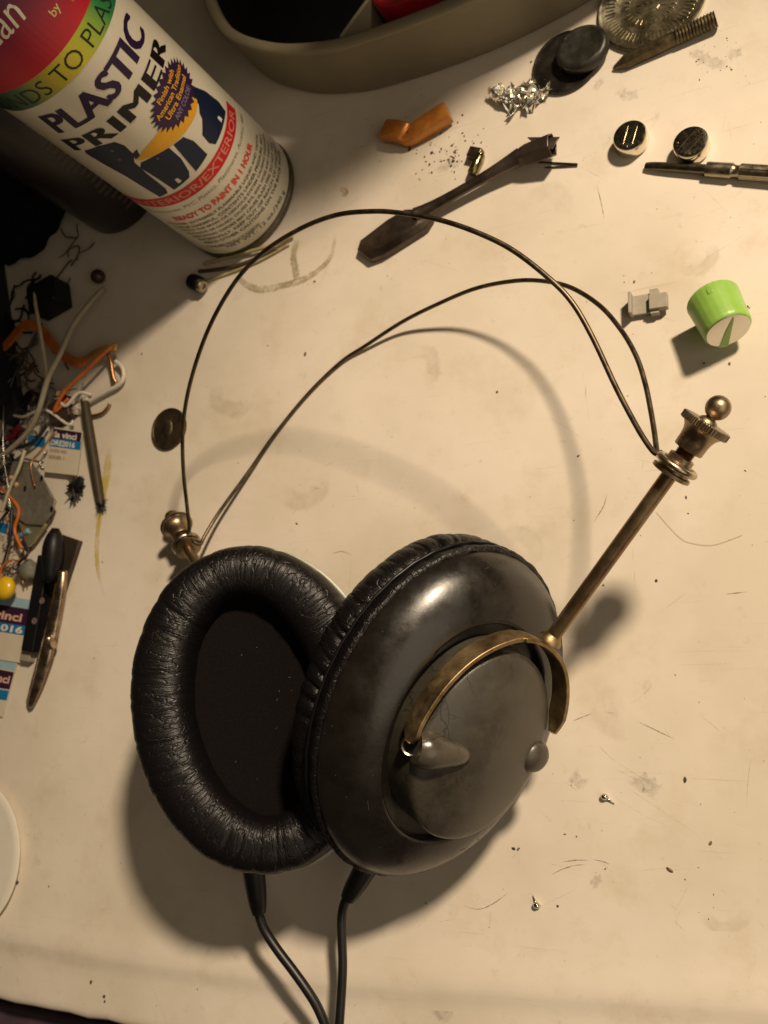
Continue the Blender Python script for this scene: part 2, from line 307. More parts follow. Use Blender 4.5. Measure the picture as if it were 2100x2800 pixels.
for pts in ([(1508, 2392), (1535, 2378), (1570, 2367), (1600, 2364)], [(1538, 2357), (1575, 2352), (1610, 2352)], [(1620, 2350), (1650, 2356), (1668, 2364)],
            [(1270, 2478), (1310, 2486), (1350, 2470), (1390, 2440)], [(1565, 1972), (1590, 1962), (1620, 1950)], [(1660, 1350), (1650, 1385), (1622, 1430)],
            [(1985, 1625), (2010, 1622), (2045, 1618)], [(1632, 505), (1645, 560), (1652, 600)],
            [(1742, 1972), (1790, 1995), (1842, 2020)], [(905, 1515), (935, 1508), (965, 1520)], [(500, 1705), (505, 1715)]):
    w = 0.16; c = cr([P(*p)[:2] for p in pts], 6); b = MB(); n = len(c); v_ = []; fd = []
    for i in range(n):
        t = c[min(i + 1, n - 1)] - c[max(i - 1, 0)]; t = t / np.linalg.norm(t); q = A([-t[1], t[0]]) * w * (.3 + .7 * math.sin(math.pi * min(1, max(0, i / (n - 1)))))
        v_ += [(*(c[i] - q), .06), (*(c[i] + q), .06)]; fd += [.25 + .75 * math.sin(math.pi * i / (n - 1))] * 2
    b.add(v_, [(2 * i, 2 * i + 1, 2 * i + 3, 2 * i + 2) for i in range(n - 1)]); build(b, 'scratch', M['scr'], desk, fade=fd)
b = MB(); fd = []
for k in range(150):
    c0 = P(rng.uniform(250, 2100), rng.uniform(350, 2780))[:2]; a = rng.choice([.5, -.7, 1.4, rng.uniform(0, 3.14)]) + rng.normal() * .15; L_ = rng.uniform(3, 22) * (.4 + rng.random()); w = rng.uniform(.03, .08); cu = rng.normal() * .02; v_ = []; n = 10; p = c0
    for i in range(n):
        q = A([-math.sin(a), math.cos(a)]) * w; v_ += [(*(p - q), .035 + .0001 * k), (*(p + q), .035 + .0001 * k)]; fd += [math.sin(math.pi * (i + .3) / n) * rng.uniform(.3, 1)] * 2; p = p + A([math.cos(a), math.sin(a)]) * L_ / n; a += cu
    b.add(v_, [(2 * i, 2 * i + 1, 2 * i + 3, 2 * i + 2) for i in range(n - 1)])
build(b, 'scratches', stain_mat('faint_scratches', (0.20, 0.16, 0.10), 0.55, 900), desk, fade=fd)
M['tea'] = stain_mat('tea_coloured_stain', (0.36, 0.27, 0.15), 0.15, 60)
for k, (u, v) in enumerate(((820, 1330), (1420, 1500), (1900, 700), (1350, 2650), (1700, 1950), (650, 1080), (1150, 1000), (400, 2620), (1980, 2500), (1500, 560))):
    a = rng.uniform(0, 6.28); ribbon('faint_stain', [(u + 45 * math.cos(a + j * .7) * (1 + .3 * rng.normal()), v + 40 * math.sin(a + j * .7)) for j in range(6)], rng.uniform(2, 5), M['tea'], z=.02 + .0015 * k, jit=.2)
# ---- crumbs: uncountable dust as one object
def blobs(spots, mi_fn=lambda: 0):
    b = MB()
    for (x, y, s_) in spots:
        c = A([x, y, s_ * .3]); q = [unit(rng.normal(size=3)) for _ in range(8)]
        bm = bmesh.new(); bmesh.ops.create_icosphere(bm, subdivisions=1, radius=1)
        sc = A([rng.uniform(.6, 1.5), rng.uniform(.5, 1.1), .45]) * s_; th = rng.uniform(0, 6.3); R_ = A([[math.cos(th), -math.sin(th), 0], [math.sin(th), math.cos(th), 0], [0, 0, 1]])
        b.add([c + R_ @ (A(v.co[:]) * sc * rng.uniform(.7, 1.25)) for v in bm.verts], [tuple(v.index for v in f.verts) for f in bm.faces], mi_fn()); bm.free()
    return b
M['crumb'] = mat('dark_crumbs', (0.045, 0.036, 0.022), 0.7); M['crumb2'] = mat('brown_crumbs', (0.16, 0.105, 0.05), 0.7)
sp = []
for (u, v, s_) in [(835, 968, .8), (388, 968, .55), (1360, 1072, .5), (812, 1432, .5), (1405, 2320, .7), (1418, 2321, .5), (1545, 2281, .35), (1577, 2287, .35), (1832, 2378, .85), (1943, 2305, .5), (1873, 2132, .6),
                   (1525, 2477, .5), (1130, 2612, .5), (1126, 2622, .4), (1637, 2686, .5), (1852, 2688, .5), (250, 2685, .65), (285, 2725, .6), (287, 2738, .5), (48, 2414, .9), (134, 2424, .4), (62, 2610, .4), (760, 2668, .5),
                   (1795, 1588, .55), (1650, 1600, .4), (1580, 1248, .4), (1876, 1360, .45), (1882, 1404, .4), (1583, 1245, .3), (2038, 1287, .35), (733, 945, .3), (860, 770, .6), (843, 778, .3), (1120, 410, .6), (1134, 387, .5),
                   (1181, 418, .6), (1188, 442, .35), (1205, 365, .4), (1252, 335, .4), (1265, 315, .4), (1296, 392, .5), (1452, 170, .5), (1735, 771, .5), (1707, 772, .25), (1905, 168, .5), (2000, 190, .35), (1988, 182, .3), (1995, 995, .45), (2045, 838, .45), (2049, 842, .3),
                   (1925, 993, .4), (280, 1537, .4), (430, 1585, .3), (258, 1800, .3), (330, 2360, .3), (1165, 2470, .4), (1480, 2640, .3), (1910, 2372, .3), (1655, 2376, .3), (540, 2705, .3)]:
    p = P(u, v); sp.append((p[0], p[1], s_))
for _ in range(46): p = P(rng.normal(1240, 55), rng.normal(440, 42)); sp.append((p[0], p[1], rng.uniform(.15, .55)))
for _ in range(26): p = P(rng.normal(1240, 12) , rng.normal(430, 22)); sp.append((p[0], p[1], rng.uniform(.2, .6)))
for _ in range(26): p = P(rng.normal(1150, 80), rng.normal(400, 60)); sp.append((p[0], p[1], rng.uniform(.12, .35)))
for _ in range(22): p = P(rng.normal(1960, 60), rng.normal(160, 45)); sp.append((p[0], p[1], rng.uniform(.12, .3)))
for _ in range(260): p = P(rng.uniform(0, 2100), rng.uniform(300, 2800)); sp.append((p[0], p[1], rng.uniform(.08, .22)))
cb = build(blobs(sp, lambda: int(rng.random() < .35)), 'crumbs', [M['crumb'], M['crumb2']], loc=(0, 0, 0)); tag(cb, kind='stuff')
cb['label'] = 'tiny dark crumbs and dust scattered over the cream desk'
# ================================================================= HEADPHONES
AC, BC = 52.0, 40.0     # oval half axes
def oval(s_, t, dn=0.0):  # unit oval scaled
    return AC * s_ * math.cos(t), BC * s_ * math.sin(t)
class Cup:
    sc = 1.0
    def __init__(s, c, N, U):
        s.c = A(c, float); s.N = unit(N); U = A(U, float); s.U = unit(U - U.dot(s.N) * s.N); s.W = np.cross(s.N, s.U)
    def p(s, u, w, n): return s.c + u * s.sc * s.U + w * s.sc * s.W + n * s.N
head_root = empty('headphones', P(1000, 2000))
tag(head_root, 'black over-ear headphones with bare wire headband and brass yokes, lying open on the desk', 'headphones')
def make_cup(cup, padshift, right, yrot, cable_ang):
    """ cup origin = shell rim plane; N points outward (away from the ear) """
    NT = 200
    # --- shell
    prof = [(.93, -4.2), (.985, -4.0), (.998, -3.2), (.998, -1), (.992, .8), (.975, 2.8), (.95, 4.7), (.915, 6.5), (.87, 8.2), (.82, 9.6), (.765, 10.7), (.715, 11.4), (.675, 11.8), (.658, 11.9), (.648, 11.5), (.642, 8.6), (.56, 8.2), (.4, 8.2)]
    vs = []; fs = []; shp = prof
    for (r, z) in prof:
        for i in range(NT):
            u, w = oval(r, 2 * math.pi * i / NT); vs.append(cup.p(u, w, z))
    for j in range(len(prof) - 1):
        for i in range(NT): fs.append((j * NT + i, j * NT + (i + 1) % NT, (j + 1) * NT + (i + 1) % NT, (j + 1) * NT + i))
    fs.append(tuple((len(prof) - 1) * NT + i for i in range(NT)))
    sh = build(MB().add(vs, fs), 'ear_cup', M['shell'], head_root, angle=50)
    # --- raised oval cap
    prof = [(.562, 8.0), (.556, 12), (.549, 17.8), (.545, 19.2), (.536, 20.1), (.518, 20.7), (.48, 21.3), (.42, 22.1), (.34, 23.1), (.24, 23.8), (.12, 24.2), (.0001, 24.3)]
    vs = []; fs = []
    for (r, z) in prof:
        for i in range(NT):
            u, w = oval(r, 2 * math.pi * i / NT); vs.append(cup.p(u, w, z))
    for j in range(len(prof) - 1):
        for i in range(NT): fs.append((j * NT + i, j * NT + (i + 1) % NT, (j + 1) * NT + (i + 1) % NT, (j + 1) * NT + i))
    cap = build(MB().add(vs, fs), 'cap', M['cap'], sh, angle=60)
    # --- pivot bosses
    ca, sa = math.cos(yrot), math.sin(yrot)
    def yk(u, w, n): return cup.p(u * ca - w * sa, u * sa + w * ca, n)
    for sg in (1, -1):
        if sg == 1:   # long tapering boss lying along the face
            b = MB(); st = yk(-2.0, 22.4, 20.3); en = yk(-1.0, 7.0, 23.8); pts = [st + (en - st) * t for t in np.linspace(0, 1, 10)]
            b.tube(pts, [4.2, 5.1, 5.3, 5.1, 4.7, 4.2, 3.7, 3.2, 2.5, 1.2], 28)
            o = build(b, 'pivot_boss', M['boss'], cap, angle=60)
            b = MB(); q = unit(cup.N * .75 + cup.W * .65); b.lathe(yk(-2.4, 22.8, 18.6), q, [(2.0, -1.2), (2.8, -1.2), (2.9, .2), (2.5, .7), (2.1, .4), (2.0, -1.2)], 32)
            pr_ = build(b, 'pivot_ring', M['nickel'], sh)
            b = MB(); b.lathe(yk(-2.4, 22.8, 18.6), q, [(.01, .1), (2.1, .1)], 32); build(b, 'pivot_hole', M['rubber'], pr_)
        else:
            b = MB(); b.lathe(yk(0, -18.6, 19.2), cup.N, [(5.2, -2), (5.1, 1.0), (4.8, 2.6), (4.0, 3.8), (2.4, 4.6), (.0001, 4.9)], 32)
            build(b, 'pivot_boss', M['cap'], cap, angle=60)
    # --- ear pad
    tw = 8.6; NC = 40; NL = 900
    vs = []; fs = []; uvv = []
    tu_, tv_ = 8.8, 10.4
    ac, bc = AC + 1.2 - tu_, BC + 1.2 - tv_
    per = 2 * math.pi * math.sqrt((ac * ac + bc * bc) / 2)
    ph = rng.uniform(0, 6.28, 12)
    secs = []
    cross = []
    # cross section (radial, depth); depth measured toward the ear (-N)
    for k in range(NC):
        a = 2 * math.pi * k / NC; r_ = math.cos(a); d_ = math.sin(a)
        rr = math.copysign(abs(r_) ** .8, r_) * tw; dd = math.copysign(abs(d_) ** .85, d_) * (9.0 if d_ > 0 else 7.2)
        cross.append((rr, dd, a))
    nf = 64 if right else 46; fold = np.sort((np.arange(nf) + rng.uniform(-.38, .38, nf)) * 2 * math.pi / nf); fam = rng.uniform(.25, 1.0, nf) ** 1.5; fwd = rng.uniform(.012, .026, nf)
    for i in range(NL):
        t = 2 * math.pi * i / NL; cu, cw = ac * math.cos(t), bc * math.sin(t)
        nrm_ = unit(A([bc * math.cos(t), ac * math.sin(t)]))
        for (rr, dd, a) in cross:
            outer = max(0, math.cos(a)); back = max(0, -math.sin(a))
            tt = t + .03 * math.sin(a * 2 + 5 * t); df = np.abs((tt - fold + math.pi) % (2 * math.pi) - math.pi)
            fold_d = float((fam * np.exp(-(df / fwd) ** 2)).sum())
            amp = (1.75 * min(1, outer * (.25 + 1.2 * back) + .12 * outer)) if right else (.5 * outer * (.3 + back) + .30 * max(0, math.sin(a)) + .12)
            amp *= 1 if right else .9
            wob = -fold_d * amp + .12 * math.sin(9 * t + ph[3]) + .08 * math.sin(23 * t + ph[4])
            x_ = rr * (1 + (tu_ / tw - 1) * nrm_[0] ** 2 + (tv_ / tw - 1) * nrm_[1] ** 2) + wob * math.cos(a); y_ = dd + wob * .8 * math.sin(a)
            vs.append(cup.p(cu + nrm_[0] * x_, cw + nrm_[1] * x_, -(padshift + y_)))
    luv = []
    for i in range(NL):
        for k in range(NC):
            k2 = (k + 1) % NC; i2 = (i + 1) % NL; q = (i * NC + k, i * NC + k2, i2 * NC + k2, i2 * NC + k); fs.append(q)
            ua, ub = per * i / NL, per * (i + 1) / NL; va, vb = 50 * k / NC, 50 * (k + 1) / NC
            luv += [(ua, va), (ua, vb), (ub, vb), (ub, va)]
    pad = build(MB().add(vs, fs), 'ear_pad', M['leather'], sh, uv=luv, angle=180)
    # --- skirt of the pad, folded over the shell rim
    vs = []; fs = []; luv = []; prof = [(.96, -padshift + 5), (.995, -6.6), (1.012, -5.6), (1.010, -4.2), (1.016, -2.9), (1.026, -1.7), (1.022, -.7), (.997, -.3)]
    for j, (r, z) in enumerate(prof):
        for i in range(NL):
            t = 2 * math.pi * i / NL; w_ = .0022 * math.sin(31 * t + ph[0]) + .0016 * math.sin(53 * t + ph[1]); u, w = oval(r + w_, t); vs.append(cup.p(u, w, z + .12 * math.sin(19 * t + ph[2])))
    for j in range(len(prof) - 1):
        for i in range(NL):
            fs.append((j * NL + i, j * NL + (i + 1) % NL, (j + 1) * NL + (i + 1) % NL, (j + 1) * NL + i)); ua, ub = per * i / NL, per * (i + 1) / NL; luv += [(ua, 3 * j), (ub, 3 * j), (ub, 3 * j + 3), (ua, 3 * j + 3)]
    build(MB().add(vs, fs), 'pad_skirt', M['leather'], sh, uv=luv, angle=70)
    # --- stitched welt
    pts = [cup.p(*oval(1.016 + .002 * math.sin(40 * t), t), -5.5) for t in np.linspace(0, 2 * math.pi, 220)]
    b = MB(); b.tube(pts, .55, 8, caps=False); build(b, 'pad_seam', M['leather'], pad, uv=[(0, 0)] * (4 * (219 * 8)), angle=180)
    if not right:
        b = MB(); b.tube([cup.p(*oval(1.043, t), -2.0) for t in np.linspace(0, 2 * math.pi, 160)], .8, 10, caps=False); build(b, 'rim_reflection', mat('pale_green_reflection', (.42, .45, .36), .3, var=.2), sh, angle=180)  # pale ring painted as the desk's reflection along the shell edge
    # --- cloth over the driver
    vs = [cup.p(0, 0, -(padshift - 4.5))]; fs = []; R_ = 8
    for j in range(1, R_ + 1):
        for i in range(96):
            t = 2 * math.pi * i / 96; r = j / R_; vs.append(cup.p((ac - 4) * r * math.cos(t), (bc - 4) * r * math.sin(t), -(padshift - 4.5 + 1.2 * r * r)))
    for i in range(96): fs.append((0, 1 + i, 1 + (i + 1) % 96))
    for j in range(R_ - 1):
        for i in range(96): fs.append((1 + j * 96 + i, 1 + (j + 1) * 96 + i, 1 + (j + 1) * 96 + (i + 1) % 96, 1 + j * 96 + (i + 1) % 96))
    cl_ = build(MB().add(vs, fs), 'driver_cloth', M['cloth'], sh)
    b = MB()
    for k in range(10):
        r = rng.random() ** .5 * .85; t = rng.uniform(0, 6.28); q0_ = cup.p((ac - 6) * r * math.cos(t) * .8, (bc - 6) * r * math.sin(t) * .8, -(padshift - 4.5 + 1.2 * r * r) - .15); e_ = rng.uniform(0, 6.28); L_ = rng.uniform(.1, .9)
        q1_ = q0_ + (cup.U * math.cos(e_) + cup.W * math.sin(e_)) * L_; b.tube([q0_, (q0_ + q1_) / 2 - cup.N * .1 + cup.U * .1, q1_], rng.uniform(.04, .10), 5)
    build(b, 'lint', M['lint'], cl_)
    b = MB()
    for k in range(90):
        j_ = rng.uniform(4, len(shp) - 7); j0 = int(j_); f_ = j_ - j0; r = shp[j0][0] * (1 - f_) + shp[j0 + 1][0] * f_; z = shp[j0][1] * (1 - f_) + shp[j0 + 1][1] * f_; t = rng.uniform(0, 6.28); u, w = oval(r, t)
        if rng.random() < .7: b.lathe(cup.p(u, w, z), cup.N, sphere_prof(rng.uniform(.05, .13), 4), 5)
        else:
            t2 = t + rng.normal() * .03; u2, w2 = oval(r + rng.normal() * .008, t2); b.tube([cup.p(u, w, z + .03), cup.p(u2, w2, z + .03)], .04, 4)
    build(b, 'dust', M['lint'], sh)
    # --- yoke : flat strip bent round the cap
    half = [(-1.0, 24.2), (4.5, 24.4), (10, 23.2), (16, 21.0), (22, 17.4), (27, 12.8), (31.0, 7.0), (33.2, 1.5), (33.6, -2.5), (32.6, -8.0), (29.5, -14), (24.5, -18.6), (18, -21.8), (12, -23.2), (7.5, -23.6)]
    path = cr(half, 8); n = len(path); vs = []; fs = []; n0, n1 = 16.4, 23.1; th = .65
    for i, q in enumerate(path):
        t = path[min(i + 1, n - 1)] - path[max(i - 1, 0)]; t = t / np.linalg.norm(t); o_ = A([t[1], -t[0]])
        if np.dot(o_, q - A([8, 0])) < 0: o_ = -o_
        wn = 1 if 3 < i < n - 9 else (.35 + .65 * min(i, 3) / 4 if i <= 3 else .35 + .65 * (n - 1 - i) / 9)
        mid = (n0 + n1) / 2 - (.8 if i < n / 2 else 0); hw = (n1 - n0) / 2 * wn
        for (s_, h_) in ((-1, -1), (1, -1), (1, 1), (-1, 1)):
            vs.append(yk(q[0] + o_[0] * th * s_, q[1] + o_[1] * th * s_, mid + h_ * hw))
    for i in range(n - 1):
        for k in range(4): fs.append((i * 4 + k, i * 4 + (k + 1) % 4, (i + 1) * 4 + (k + 1) % 4, (i + 1) * 4 + k))
    fs += [(0, 1, 2, 3), tuple((n - 1) * 4 + k for k in (3, 2, 1, 0))]
    yo = build(MB().add(vs, fs), 'yoke', M['brass'], head_root, bevel=.22, angle=40)
    return sh, cap, yo, yk
rc = Cup((38.64, -73.61, 36.0), (.77, -.43, .48), (.43, .9, .12))
lc = Cup((-23.2, -69.5, 44.8), (-.40, .02, -.92), (-.18, .98, .10))
lc.c = lc.c + lc.N * 13.0 - lc.U * .3; lc.sc = .972
shR, capR, yoR, ykR = make_cup(rc, 12.5, True, 0.0, 0)
# left: yoke turned in its pivots toward the splayed headband end
shL, capL, yoL, ykL = make_cup(lc, 13.0, False, -0.30, 0)
# ---- rod + thumb nut assemblies
def knurl(t, z): return 0.0
def rod_set(base, washer, dirv, yoke, full=True):
    d = unit(dirv); b = MB(); b.tube([base - d * .6, washer], 2.05, 24); rod = build(b, 'rod', M['brassrod'], yoke)
    b = MB(); b.lathe(base, d, [(3.4, -.6), (3.3, .1), (2.6, .9), (2.1, 1.7)], 28); build(b, 'solder_collar', M['brass'], rod)
    # washers
    b = MB(); b.lathe(washer, d, [(2.1, -1.0), (4.9, -1.0), (5.3, -.8), (5.3, .0), (4.9, .2), (2.1, .2)], 40); b.lathe(washer, d, [(2.1, .3), (4.3, .3), (4.3, .9), (2.1, .9)], 40)
    build(b, 'washer', M['nut'], rod)
    b = MB(); ax = d; a = unit(np.cross(ax, [0, 0, 1.])); c_ = np.cross(ax, a)
    pts = [washer + ax * 1.9 + 5.0 * (math.cos(t) * a + math.sin(t) * c_) for t in np.linspace(0, 2 * math.pi, 60)]
    b.tube(pts, .95, 14, caps=False); build(b, 'wire_eyelet', M['nickel'], rod)
    b = MB(); b.lathe(washer, d, [(2.0, .9), (4.0, 2.4), (4.0, 3.0), (3.4, 3.2), (3.4, 4.4), (3.0, 4.6)], 40); build(b, 'lock_collar', M['nut'], rod)
    b = MB(); pr = [(1.9, 4.0)]
    for k in range(7): z = 4.4 + k * .45; pr += [(2.55, z), (2.15, z + .22)]
    b.lathe(washer, d, pr, 28); build(b, 'threaded_stub', M['brassrod'], rod)
    b = MB(); NK = 180
    pr = [(2.3, 6.6), (3.75, 6.6), (3.9, 6.9), (3.95, 9.2), (4.1, 10.6), (4.55, 11.8), (5.3, 12.7), (5.8, 13.0)]
    b.lathe(washer, d, pr, NK)
    b.lathe(washer, d, [(5.4, 12.95), (6.25, 12.95), (6.45, 13.15), (6.45, 14.75), (6.25, 14.95), (2.6, 15.0), (2.3, 15.6), (1.9, 15.9), (1.35, 16.2), (1.25, 16.6)], NK,
            jit=lambda t, z: (.022 if math.sin(60 * t) > 0 else -.012) if 13.1 < z < 14.8 else 0)
    nut = build(b, 'thumb_nut', M['nut'], rod, angle=28)
    b = MB(); b.lathe(washer + d * 19.2, d, sphere_prof(3.15, 20), 36); build(b, 'ball_finial', M['nut'], nut, angle=180)
    return rod
bR = P(1507, 1747, 45); wR = P(1838, 1289, 57.5); dR = wR - bR
rod_set(bR, wR, dR, yoR)
bL = ykL(33.4, -2, 19.5); wL = P(514, 1497, 12.5); dL = unit(wL - bL)
rod_set(bL, wL, dL, yoL)
dRu = unit(dR)
# ---- headband wires
def wire(pts, r=.74):
    b = MB(); b.tube(cr(pts, 10), r, 12); return build(b, 'headband_wire', M['wire'], head_root, angle=180)
eR = wR + dRu * 1.9; sR = unit(P(1780, 1240, 57) - P(1838, 1289, 57))
eL = wL + dL * 1.9
W1 = [(1790, 1238, 59.5), (1758, 1195, 62), (1720, 1128, 65), (1680, 1050, 67.5), (1620, 922, 71), (1565, 828, 73.5), (1500, 760, 75.5), (1400, 683, 77), (1300, 634, 78), (1200, 601, 78.5), (1100, 583, 78.5), (1020, 578, 78), (920, 588, 77),
      (820, 626, 75), (720, 690, 71.5), (640, 775, 66), (570, 900, 57), (522, 1040, 46.5), (501, 1160, 38), (501, 1280, 29), (512, 1390, 20.5), (517, 1450, 15.5)]
W2 = [(1797, 1236, 57), (1789, 1180, 53), (1779, 1120, 49.5), (1764, 1048, 46), (1740, 975, 43), (1700, 905, 39.5), (1640, 836, 35), (1560, 786, 30), (1480, 768, 25.5), (1400, 769, 21), (1300, 789, 15.5), (1200, 830, 10), (1100, 880, 5.2), (1000, 945, 2.1), (930, 992, 1.1),
      (840, 1080, .85), (750, 1190, 1.2), (680, 1290, 2.6), (600, 1400, 6.0), (560, 1465, 9.5), (548, 1488, 11.3)]
wire([wR + dRu * 1.9 + sR * 5.2] + [P(*p) for p in W1] + [wL + dL * 1.9 + A([0, 1.5, 4.6])])
wire([wR + dRu * 1.5 + sR * 5.0] + [P(*p) for p in W2] + [wL + dL * 1.7 + A([4.6, .5, 1.5])])
# ---- cables
def cable(pts, relief, r=1.6):
    b = MB(); b.tube(cr(pts, 8), r, 16); o = build(b, 'cable', M['rubber'], head_root, angle=180)
    b = MB(); p0, p1 = A(relief[0]), A(relief[1]); q = [p0 + (p1 - p0) * t for t in np.linspace(0, 1, 7)]; b.tube(q, [3.7, 3.7, 3.55, 3.4, 3.2, 2.9, 2.4], 20); build(b, 'strain_relief', M['rubber'], o, angle=60)
cable([P(675, 2370, 27), P(690, 2440, 24), P(705, 2490, 21.5), P(722, 2540, 19.5), P(757, 2595, 18), P(800, 2652, 17), P(838, 2705, 16), P(866, 2750, 15), P(888, 2800, 14), P(905, 2850, 12), P(930, 2930, 6)],
      [P(692, 2365, 27), P(708, 2496, 21.5)])
cable([P(1000, 2370, 16), P(962, 2430, 16.5), P(942, 2470, 16.5), P(934, 2510, 16), P(935, 2570, 15.5), P(937, 2640, 15), P(934, 2710, 14.5), P(928, 2800, 14), P(924, 2860, 12), P(930, 2940, 6)],
      [P(1005, 2365, 16), P(950, 2458, 16.5)], r=1.5)
# ================================================================= SPRAY CAN
canc = A([-71., 149.]); CR = 28.2; can = empty('spray_can', (canc[0], canc[1], 0))
tag(can, 'white spray can of plastic primer with red, green and yellow band', 'spray can')
b = MB(); b.lathe((canc[0], canc[1], 0), (0, 0, 1), [(CR - 3.2, 1.0), (CR - 2.6, .2), (CR - 1.4, 0), (CR + .1, .5), (CR + .35, 1.5), (CR + .1, 2.6), (CR - .9, 3.2)], 96); build(b, 'base_rim', M['metal_rim'], can)
b = MB(); b.lathe((canc[0], canc[1], 0), (0, 0, 1), [(CR - 1.0, 3.0), (CR - 1.0, 3.7), (CR - .25, 4.3), (CR, 5.2), (CR, 60), (CR, 110), (CR, 168), (CR - .8, 171), (CR - 4, 176), (CR - 11, 181), (CR - 12, 186), (5, 188)], 128)
body = build(b, 'body', M['canwhite'], can)
REF = math.radians(-45.49)
def cyl(s_, h, off=.1):
    h2 = h - .075 * s_; a = REF + s_ / CR; return (canc[0] + (CR + off) * math.cos(a), canc[1] + (CR + off) * math.sin(a), h2)
def text_mesh(txt, size=1.0, offset=0.0, shear=0.0, space=1.0):
    cu = bpy.data.curves.new('txt', 'FONT'); cu.body = txt; cu.size = 1.0; cu.offset = offset; cu.shear = shear; cu.space_character = space; cu.resolution_u = 3; cu.fill_mode = 'FRONT'
    o = bpy.data.objects.new('txt', cu); COL.objects.link(o); dg = bpy.context.evaluated_depsgraph_get(); me = bpy.data.meshes.new_from_object(o.evaluated_get(dg))
    bm = bmesh.new(); bm.from_mesh(me); bpy.data.objects.remove(o); bpy.data.curves.remove(cu); bpy.data.meshes.remove(me)
    return bm
LB = MB(); LM = []
def lmi(m):
    if m not in LM: LM.append(m)
    return LM.index(m)
def put(bm, m, fx, off=.1, cut=1.6, ylo=None):
    """bm in flat label mm -> slice -> bend"""
    if cut:
        xs_ = [v.co.x for v in bm.verts]; x = math.floor(min(xs_) / cut) * cut
        while x < max(xs_):
            bmesh.ops.bisect_plane(bm, geom=bm.verts[:] + bm.edges[:] + bm.faces[:], plane_co=(x, 0, 0), plane_no=(1, 0, 0)); x += cut
    bm.verts.index_update()
    LB.add([fx(v.co.x, v.co.y, off) for v in bm.verts], [tuple(v.index for v in f.verts) for f in bm.faces], lmi(m)); bm.free()
def ctext(txt, s0, s1, h0, hh, m, off=.14, bold=0.0, shear=0.0, hfun=None, space=1.0):
    bm = text_mesh(txt, offset=bold, shear=shear, space=space); xs_ = [v.co.x for v in bm.verts]; ys_ = [v.co.y for v in bm.verts]
    x0, x1, y0, y1 = min(xs_), max(xs_), min(ys_), max(ys_)
    for v in bm.verts: v.co.x = s0 + (v.co.x - x0) / (x1 - x0) * (s1 - s0); v.co.y = h0 + (v.co.y - y0) / (y1 - y0) * hh
    if hfun:
        put(bm, m, lambda x, y, o: cyl(x, y + hfun(x), o), off)
    else: put(bm, m, cyl, off)
def cpoly(pts, m, off=.08, hfun=None):
    bm = bmesh.new(); f = bm.faces.new([bm.verts.new((x, y, 0)) for x, y in pts]); bmesh.ops.triangulate(bm, faces=[f])
    put(bm, m, (lambda x, y, o: cyl(x, y + hfun(x), o)) if hfun else cyl, off)
def band(s0, s1, lo, hi, m, off, n=60):
    b_ = [(s0 + (s1 - s0) * i / n) for i in range(n + 1)]; v_ = []
    for x in b_: v_ += [cyl(x, lo(x), off), cyl(x, hi(x), off)]
    LB.add(v_, [(2 * i, 2 * i + 2, 2 * i + 3, 2 * i + 1) for i in range(n)], lmi(m))
purple = ink('purple', (0.020, 0.007, 0.042)); black = ink('black', (0.006, 0.005, 0.008)); navy = ink('navy', (0.005, 0.012, 0.038)); red = ink('red', (0.50, 0.012, 0.018)); gold = ink('gold', (0.62, 0.27, 0.012))
orange = ink('orange_yellow', (0.72, 0.36, 0.02)); greyt = ink('grey_text', (0.115, 0.105, 0.08)); white = ink('white', (0.72, 0.68, 0.56)); pink = ink('pale_lettering', (0.66, 0.40, 0.30))
gt = ink('lilac', (0.22, 0.17, 0.30))
# red top field + rainbow band
def rainbow():
    m, nt, b_ = new_mat('print_rainbow_band'); N, Lk = nt.nodes, nt.links; b_.inputs['Roughness'].default_value = .42
    uv = N.new('ShaderNodeTexCoord'); sx = N.new('ShaderNodeSeparateXYZ'); Lk.new(uv.outputs['Object'], sx.inputs[0])
    at = N.new('ShaderNodeMath'); at.operation = 'ARCTAN2'; Lk.new(sx.outputs['Y'], at.inputs[0]); Lk.new(sx.outputs['X'], at.inputs[1])
    mr = N.new('ShaderNodeMapRange'); mr.inputs['From Min'].default_value = REF - 1.25; mr.inputs['From Max'].default_value = REF + 1.0; Lk.new(at.outputs[0], mr.inputs['Value'])
    r = N.new('ShaderNodeValToRGB'); e = r.color_ramp.elements; e[0].position = 0; e[0].color = (0.01, 0.045, 0.03, 1); e[1].position = 1; e[1].color = (0.005, 0.10, 0.045, 1)
    for p_, c_ in ((.22, (0.06, 0.13, 0.05, 1)), (.42, (0.50, 0.42, 0.03, 1)), (.58, (0.55, 0.50, 0.03, 1)), (.72, (0.30, 0.42, 0.04, 1)), (.85, (0.03, 0.22, 0.06, 1))): x = e.new(p_); x.color = c_
    Lk.new(mr.outputs['Result'], r.inputs['Fac']); Lk.new(r.outputs['Color'], b_.inputs['Base Color']); return m
band(-60, 60, lambda x: 110.4 - .0018 * x * x, lambda x: 119.2 - .0012 * x * x, rainbow(), .08)
